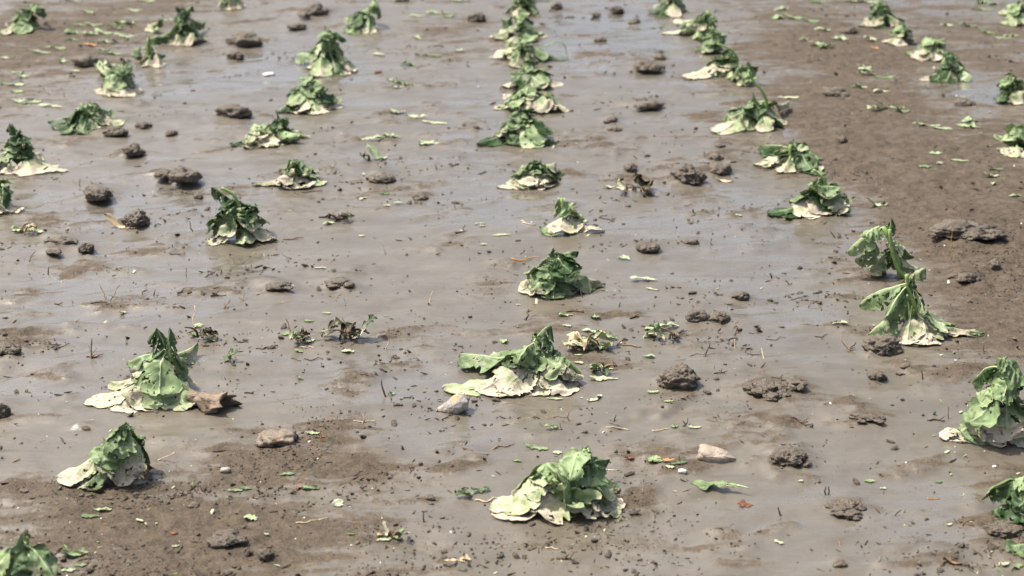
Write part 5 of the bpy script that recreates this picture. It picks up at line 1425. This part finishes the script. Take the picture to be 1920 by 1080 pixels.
ST = [  # px py cm ang elev mm mat look branches
 (724, 655, 4.2, 90, 82, 1.3, M_STRAW, 'upright pale straw', 0), (806, 566, 2.6, 60, 60, 1.5, M_STRAW, 'short leaning straw peg', 0), (723, 744, 3.6, 120, 62, 2.4, M_TWIG, 'thick dark stub', 0),
 (171, 672, 4.2, 80, 75, 2.0, M_BROWN, 'brown twig tuft', 3), (178, 668, 3.6, 20, 8, 2.2, M_BROWN, 'flat brown twig', 1), (200, 562, 4.6, 130, 45, 1.3, M_BROWN, 'thin brown twig', 1), (206, 565, 4.4, 50, 45, 1.4, M_BROWN, 'leaning brown twig', 1), (185, 568, 3.5, 5, 5, 2.0, M_TWIG, 'dark flat twig', 0),
 (1785, 460, 4.0, 90, 75, 1.3, M_ORANGE, 'upright orange straw', 0), (603, 828, 2.6, 90, 85, 1.3, M_ORANGE, 'upright yellow straw', 0), (655, 622, 3.8, 140, 55, 1.4, M_BROWN, 'leaning brown straw', 0), (548, 628, 4.2, 130, 50, 1.6, M_BROWN, 'leaning brown stem', 0),
 (362, 436, 3.2, 130, 60, 2.0, M_TWIG, 'dark spike', 0), (722, 478, 3.6, 110, 35, 1.0, M_TWIG, 'thin dark twig', 0), (540, 492, 3.6, 120, 30, 1.3, M_TWIG, 'thin dark twig', 0), (1190, 358, 5.5, -20, 8, 1.6, M_STRAW, 'pale straw', 0), (1178, 352, 5.5, -25, 10, 1.8, M_TWIG, 'heap forming dark twig', 2), (1165, 352, 4.2, 30, 12, 2.0, M_BROWN, 'brown stalk', 2), (1200, 352, 5.5, -30, 6, 2.2, M_TWIG, 'dark twig', 1),
 (992, 420, 4.0, -25, 4, 2.2, M_STRAW, 'pale straw piece', 0), (985, 488, 7.0, 4, 3, 2.0, M_ORANGE, 'orange brown straw', 0), (683, 791, 4.2, 0, 4, 1.4, M_STRAW, 'pale straw', 0), (680, 793, 2.6, 80, 30, 1.6, M_BROWN, 'crossing brown twig', 0), (1158, 807, 4.4, -5, 3, 1.5, M_STRAW, 'white straw', 0), (1238, 807, 3.2, 5, 3, 1.5, M_STRAW, 'white straw', 0), (1498, 790, 3.6, -35, 10, 2.4, M_TWIG, 'knobbly dark twig', 1), (1508, 797, 2.0, -45, 25, 1.8, M_TWIG, 'short dark twig', 0),
 (1322, 668, 3.6, 65, 45, 2.6, M_TWIG, 'forked dark twig', 1), (1310, 666, 3.6, 5, 4, 1.0, M_BROWN, 'thin brown twig', 0), (795, 978, 1.9, 110, 70, 1.8, M_TWIG, 'dark peg', 0), (575, 979, 3.6, 12, 4, 1.6, M_STRAW, 'pale woody strip', 0), (606, 974, 1.8, 25, 6, 1.4, M_STRAW, 'short pale strip', 0), (1463, 967, 1.5, 120, 65, 2.2, M_TWIG, 'dark thorn', 0), (1548, 928, 1.5, 95, 80, 1.8, M_TWIG, 'black twin spike', 0), (1553, 928, 1.5, 85, 80, 1.8, M_TWIG, 'black spike', 0),
 (1380, 610, 3.2, 60, 4, 1.0, M_BROWN, 'thin brown twig', 0), (1595, 662, 4.2, 125, 40, 1.8, M_BROWN, 'pale brown twig', 0), (1592, 660, 2.6, 40, 40, 2.2, M_TWIG, 'dark twig clump', 3), (117, 828, 2.6, 125, 15, 1.8, M_TWIG, 'short dark twig', 1), (585, 360, 5.5, 0, 3, 1.8, M_TWIG, 'dark straight twig', 0), (550, 448, 5.0, 10, 5, 2.2, M_BROWN, 'bent brown stem', 0), (1078, 586, 4.0, -18, 5, 3.4, M_TWIG, 'dark bark stick', 0), (1092, 558, 2.5, 100, 50, 1.6, M_TWIG, 'dark peg', 0),
 (862, 436, 2.8, 30, 12, 2.2, M_TWIG, 'dark hooked twig', 1), (868, 433, 1.8, 60, 50, 1.8, M_TWIG, 'short dark spike', 0), (1540, 630, 3.2, 20, 5, 1.2, M_TWIG, 'thin dark twig', 0), (1455, 635, 4.5, 8, 3, 1.0, M_TWIG, 'crack like dark twig', 0), (1500, 560, 4.8, 20, 3, 1.0, M_TWIG, 'thin dark twig', 0), (915, 938, 4.6, 8, 8, 2.2, M_STRAW, 'thick white stem', 0), (297, 863, 3.2, 8, 25, 1.3, M_STRAW, 'pale hooked root', 0), (1150, 882, 1.7, -10, 6, 1.6, M_STRAW, 'pinkish straw stub', 0), (1170, 946, 1.4, 5, 6, 1.6, M_BROWN, 'brown stub', 0), (1372, 912, 2.0, -5, 5, 1.2, M_STRAW, 'white stem bit', 0),
 (1428, 702, 3.0, 45, 20, 1.2, M_BROWN, 'thin brown stem', 0), (1462, 712, 4.5, -50, 10, 1.8, M_TWIG, 'dark root', 1), (1845, 660, 1.6, 90, 60, 1.6, M_TWIG, 'dark spike', 0), (1730, 712, 2.0, 100, 70, 1.8, M_TWIG, 'dark spike', 0), (1778, 785, 2.4, 90, 70, 1.4, M_BROWN, 'upright brown straw', 0), (1755, 790, 3.2, -10, 6, 2.2, M_TWIG, 'dark flat twig', 1), (1688, 703, 1.8, 0, 5, 2.6, M_TWIG, 'black bit of bark', 0), (1835, 938, 1.6, 140, 15, 1.4, M_BROWN, 'small brown twig', 0), (1815, 980, 2.4, 30, 8, 1.4, M_BROWN, 'thin brown twig', 0), (1750, 936, 2.2, -4, 4, 1.3, M_ORANGE, 'orange straw', 0), (1800, 1023, 1.6, -15, 8, 1.8, M_TWIG, 'dark flake', 0), (1678, 967, 1.4, 20, 40, 1.8, M_TWIG, 'dark thorn', 0), (1800, 1058, 3.0, -35, 8, 2.8, M_TWIG, 'dark bark strip', 0), (1870, 1058, 2.2, 35, 8, 1.4, M_STRAW, 'pale twig', 0),
 (110, 570, 2.0, 0, 20, 2.0, M_TWIG, 'dark twig bit', 1), (265, 550, 3.0, 60, 35, 1.8, M_BROWN, 'brown twig tuft', 3), (332, 478, 4.2, -20, 10, 1.6, M_TWIG, 'dark bent twig', 2), (345, 476, 2.6, 110, 50, 1.5, M_BROWN, 'brown twig', 0), (350, 520, 2.4, 95, 75, 1.2, M_BROWN, 'upright thin twig', 0), (385, 520, 2.6, 20, 25, 1.8, M_TWIG, 'dark twig tuft', 3), (410, 556, 3.6, 4, 6, 2.6, M_TWIG, 'dark twig piece', 1), (420, 578, 2.8, 60, 30, 1.6, M_BROWN, 'brown twig tuft', 3), (455, 565, 2.6, 80, 35, 1.6, M_BROWN, 'brown twig tuft', 2), (90, 515, 2.0, 80, 60, 2.2, M_TWIG, 'dark spike', 0), (55, 490, 3.0, 60, 40, 1.8, M_TWIG, 'dark twig', 2), (45, 430, 3.8, 70, 45, 1.8, M_BROWN, 'brown stem', 0), (365, 615, 5.0, 95, 60, 1.8, M_STRAW, 'pale upright stalk', 0), (395, 632, 5.0, -45, 10, 2.6, M_BROWN, 'brown dead stem', 1), (455, 642, 2.6, -20, 8, 2.0, M_TWIG, 'dark curved twig', 0), (467, 738, 2.0, -10, 10, 2.0, M_TWIG, 'dark twig bit', 1),
 (495, 653, 3.4, 8, 4, 1.6, M_TWIG, 'thin dark twig', 0), (575, 652, 3.4, -20, 5, 1.5, M_STRAW, 'pale stem', 0), (555, 675, 2.8, -35, 5, 1.4, M_TWIG, 'dark twig', 0), (588, 674, 4.0, -5, 4, 1.4, M_TWIG, 'long dark twig', 0), (650, 630, 4.2, -35, 25, 3.2, M_TWIG, 'thick dark root', 3), (665, 632, 3.4, 60, 20, 3.0, M_BROWN, 'thick brown root', 2), (640, 640, 3.2, 95, 20, 2.6, M_TWIG, 'dark root stub', 2), (610, 408, 0.1 + 3.6, 0, 20, 3.2, M_TWIG, 'dark root mass', 3), (642, 412, 3.6, 10, 15, 3.0, M_TWIG, 'dark leaf stalk', 3), (150, 350, 2.2, 90, 70, 1.8, M_TWIG, 'dark spike', 0), (140, 345, 2.0, 120, 30, 1.6, M_BROWN, 'brown twig bit', 1), (360, 365, 3.4, -25, 15, 2.6, M_TWIG, 'dark slanted twig', 0),
 (540, 845, 0.1 + 1.8, 20, 8, 1.4, M_TWIG, 'small dark twig', 0), (875, 840, 3.6, -50, 4, 1.0, M_BROWN, 'thin curved twig', 0), (950, 836, 3.0, 15, 6, 1.2, M_TWIG, 'thin dark twig', 0), (765, 745, 0.1 + 2, 30, 6, 1.2, M_TWIG, 'thin twig', 0), (1030, 895, 0.1 + 1.6, 0, 6, 1.2, M_TWIG, 'little dark twig', 0), (1110, 1000, 1.4, 95, 70, 1.0, M_TWIG, 'thin spike', 0), (1060, 1050, 3.0, -20, 8, 2.0, M_TWIG, 'dark root bit', 2), (1035, 1030, 2.2, -12, 6, 1.6, M_STRAW, 'pale twig', 0), (570, 1030, 2.0, 75, 35, 1.2, M_TWIG, 'thin black twig', 2), (1066, 790, 2.0, 90, 60, 2.2, M_BROWN, 'pinkish straw stub', 0), (1050, 783, 2.8, 5, 4, 1.2, M_BROWN, 'thin brown twig', 0), (1150, 790, 1.4, 60, 40, 2.2, M_TWIG, 'black stub', 1), (1280, 800, 2.4, 60, 25, 2.0, M_TWIG, 'dark stub', 2), (1335, 788, 2.4, -30, 5, 1.0, M_BROWN, 'thin reddish twig', 0),
 (1225, 630, 3.8, 80, 55, 2.0, M_BROWN, 'brown stalk', 2), (1185, 650, 4.4, -25, 6, 2.2, M_BROWN, 'brown twig', 1), (1270, 625, 3.2, 20, 20, 3.0, M_TWIG, 'dark stalk', 2), (1190, 597, 2.4, 20, 15, 2.4, M_TWIG, 'dark crumbly twig', 2), (1415, 665, 3.4, -20, 8, 1.6, M_TWIG, 'dark twig', 2), (1432, 672, 2.4, 100, 45, 1.4, M_STRAW, 'pale straw', 0), (1378, 652, 1.8, 90, 70, 1.8, M_STRAW, 'pale upright straw', 0), (1350, 700, 2.6, 10, 12, 1.8, M_TWIG, 'dark twig', 2), (985, 600, 2.6, 60, 50, 2.8, M_TWIG, 'dark stub', 1), (1160, 575, 0.1 + 1.2, 60, 30, 2.0, M_TWIG, 'black crumb like stub', 0), (1130, 405, 3.6, 50, 4, 1.2, M_TWIG, 'thin dark twig', 0), (1140, 410, 4.4, 5, 3, 1.4, M_TWIG, 'flat dark twig', 0), (1335, 460, 2.0, 100, 50, 2.0, M_TWIG, 'dark spike', 0), (1290, 385, 0.1 + 2, 0, 8, 1.6, M_TWIG, 'short dark twig', 0),
]
VARY = ['', 'slightly bent ', 'mud caked ', 'lone ', 'half sunken ']
for q in ST:
    px, py, lc, an, el, mm, mat, look, br = q
    for v in VARY:
        try:
            stick(px, py, lc, an, el, mm * .9, mat, v + look, branches=br)
            break
        except ValueError:
            continue

# ------------------------------------------------------------------ uncountable grit and crumbs
def scatter(name, n, size, shape, mat, seed, dens, label=None, sub=1, sink=.25):
    r = np.random.default_rng(seed)
    V0, F0 = ICO[sub]
    px = r.uniform(-250, 2170, n * 9); py = 1150 - (r.uniform(0, 1, n * 9) ** 1.0) * 1200
    P = np.array([gp(a, b) for a, b in zip(px, py)])
    u = r.uniform(0, 1, len(P))
    keep = u < dens(P[:, 0], P[:, 1])
    P = P[keep][:n]
    n = len(P)
    sz = size * np.exp(r.normal(0, .55, n).clip(-1.2, 1.0)) * (0.75 + 0.1 * P[:, 1])
    th = r.uniform(0, 2 * math.pi, n); tilt = r.normal(0, .45, n)
    A = V0[None] * (1 + .35 * r.normal(0, 1, (n, len(V0), 1)).clip(-1.6, 1.6) * .6)
    A = A * np.array(shape)[None, None] * sz[:, None, None]
    x = A[..., 0] * np.cos(tilt)[:, None] - A[..., 2] * np.sin(tilt)[:, None]
    z = A[..., 0] * np.sin(tilt)[:, None] + A[..., 2] * np.cos(tilt)[:, None]
    y = A[..., 1]
    X = np.stack([x * np.cos(th)[:, None] - y * np.sin(th)[:, None] + P[:, 0, None], x * np.sin(th)[:, None] + y * np.cos(th)[:, None] + P[:, 1, None], z + (gz(P[:, 0], P[:, 1]) + sz * shape[2] * (1 - 2 * sink))[:, None]], -1)
    F = F0[None] + (np.arange(n) * len(V0))[:, None, None]
    o = add(name, np_mesh(name, X.reshape(-1, 3), F.reshape(-1, 3), smooth=False), mat)
    tag(o, None, None, None, 'stuff')


def lookup(A, x, y):
    i = np.clip(np.searchsorted(XS, x), 0, nx - 1); j = np.clip(np.searchsorted(YS, y), 0, ny - 1)
    return A[j, i]


def clumps(x, y, k=0):
    return sstep(.05, .45, fbm2(x * 5, y * 5, 60 + k, 3)) * .9 + .1


scatter('soil_crumbs', 12000, .0010, (1.2, 1, .8), M_CRUMB, 1, lambda x, y: (.02 + .98 * lookup(GDRY, x, y) ** 1.3) * clumps(x, y) ** 1.6)
scatter('coarse_soil_crumbs', 1500, .0021, (1.3, 1, .75), M_CLOD, 2, lambda x, y: (.01 + .95 * lookup(GDRY, x, y) ** 1.3) * clumps(x, y, 1) ** 2)
scatter('washed_plant_bits', 3600, .0014, (1.7, .36, .32), M_TWIG, 3, lambda x, y: .04 + .96 * clumps(x, y, 2) ** 2, sink=.1)
scatter('straw_bits', 420, .0030, (1.4, .25, .2), M_BROWN, 4, lambda x, y: .1 + .9 * clumps(x, y, 3), sink=.1)
scatter('white_grit', 260, .0009, (1.3, 1, .7), M_WHITE, 5, lambda x, y: .2 + .8 * lookup(GDRY, x, y))

PBX = np.array([p['b'][:2] for p in PLANTS])


def near_plants(x, y):
    d = np.min(np.hypot((x[:, None] - PBX[None, :, 0]), (y[:, None] - PBX[None, :, 1]) * .8), axis=1)
    return np.exp(-(np.clip(d - .08, 0, 9) / .09) ** 2) * .9 + .02 + .35 * lookup(GDRY, x, y) * (y > 4.6)


M_BIT = plain('shredded_leaf_pale', (0.20, 0.28, 0.12), (0.48, 0.50, 0.34), 30, 0.6)
M_BIT2 = plain('shredded_leaf_green', (0.05, 0.12, 0.03), (0.20, 0.28, 0.10), 30, 0.6)
scatter('pale_leaf_litter', 420, .0019, (1.6, .7, .2), M_BIT, 6, near_plants, sink=-.6)
scatter('green_leaf_litter', 300, .0018, (1.6, .6, .2), M_BIT2, 7, near_plants, sink=-.6)


def drift(x, y):
    u_, v_ = x * cf + y * sf, -x * sf + y * cf
    return sstep(.12, .5, fbm2(u_ * 3.5, v_ * 9, 81, 4, .6)) * .95 + .03


scatter('drifted_mud_bits', 2600, .0021, (1.9, 1, .6), M_CRUMB, 8, drift)
scatter('drifted_plant_fibres', 1500, .0024, (2.4, .3, .28), M_TWIG, 9, drift, sink=.1)
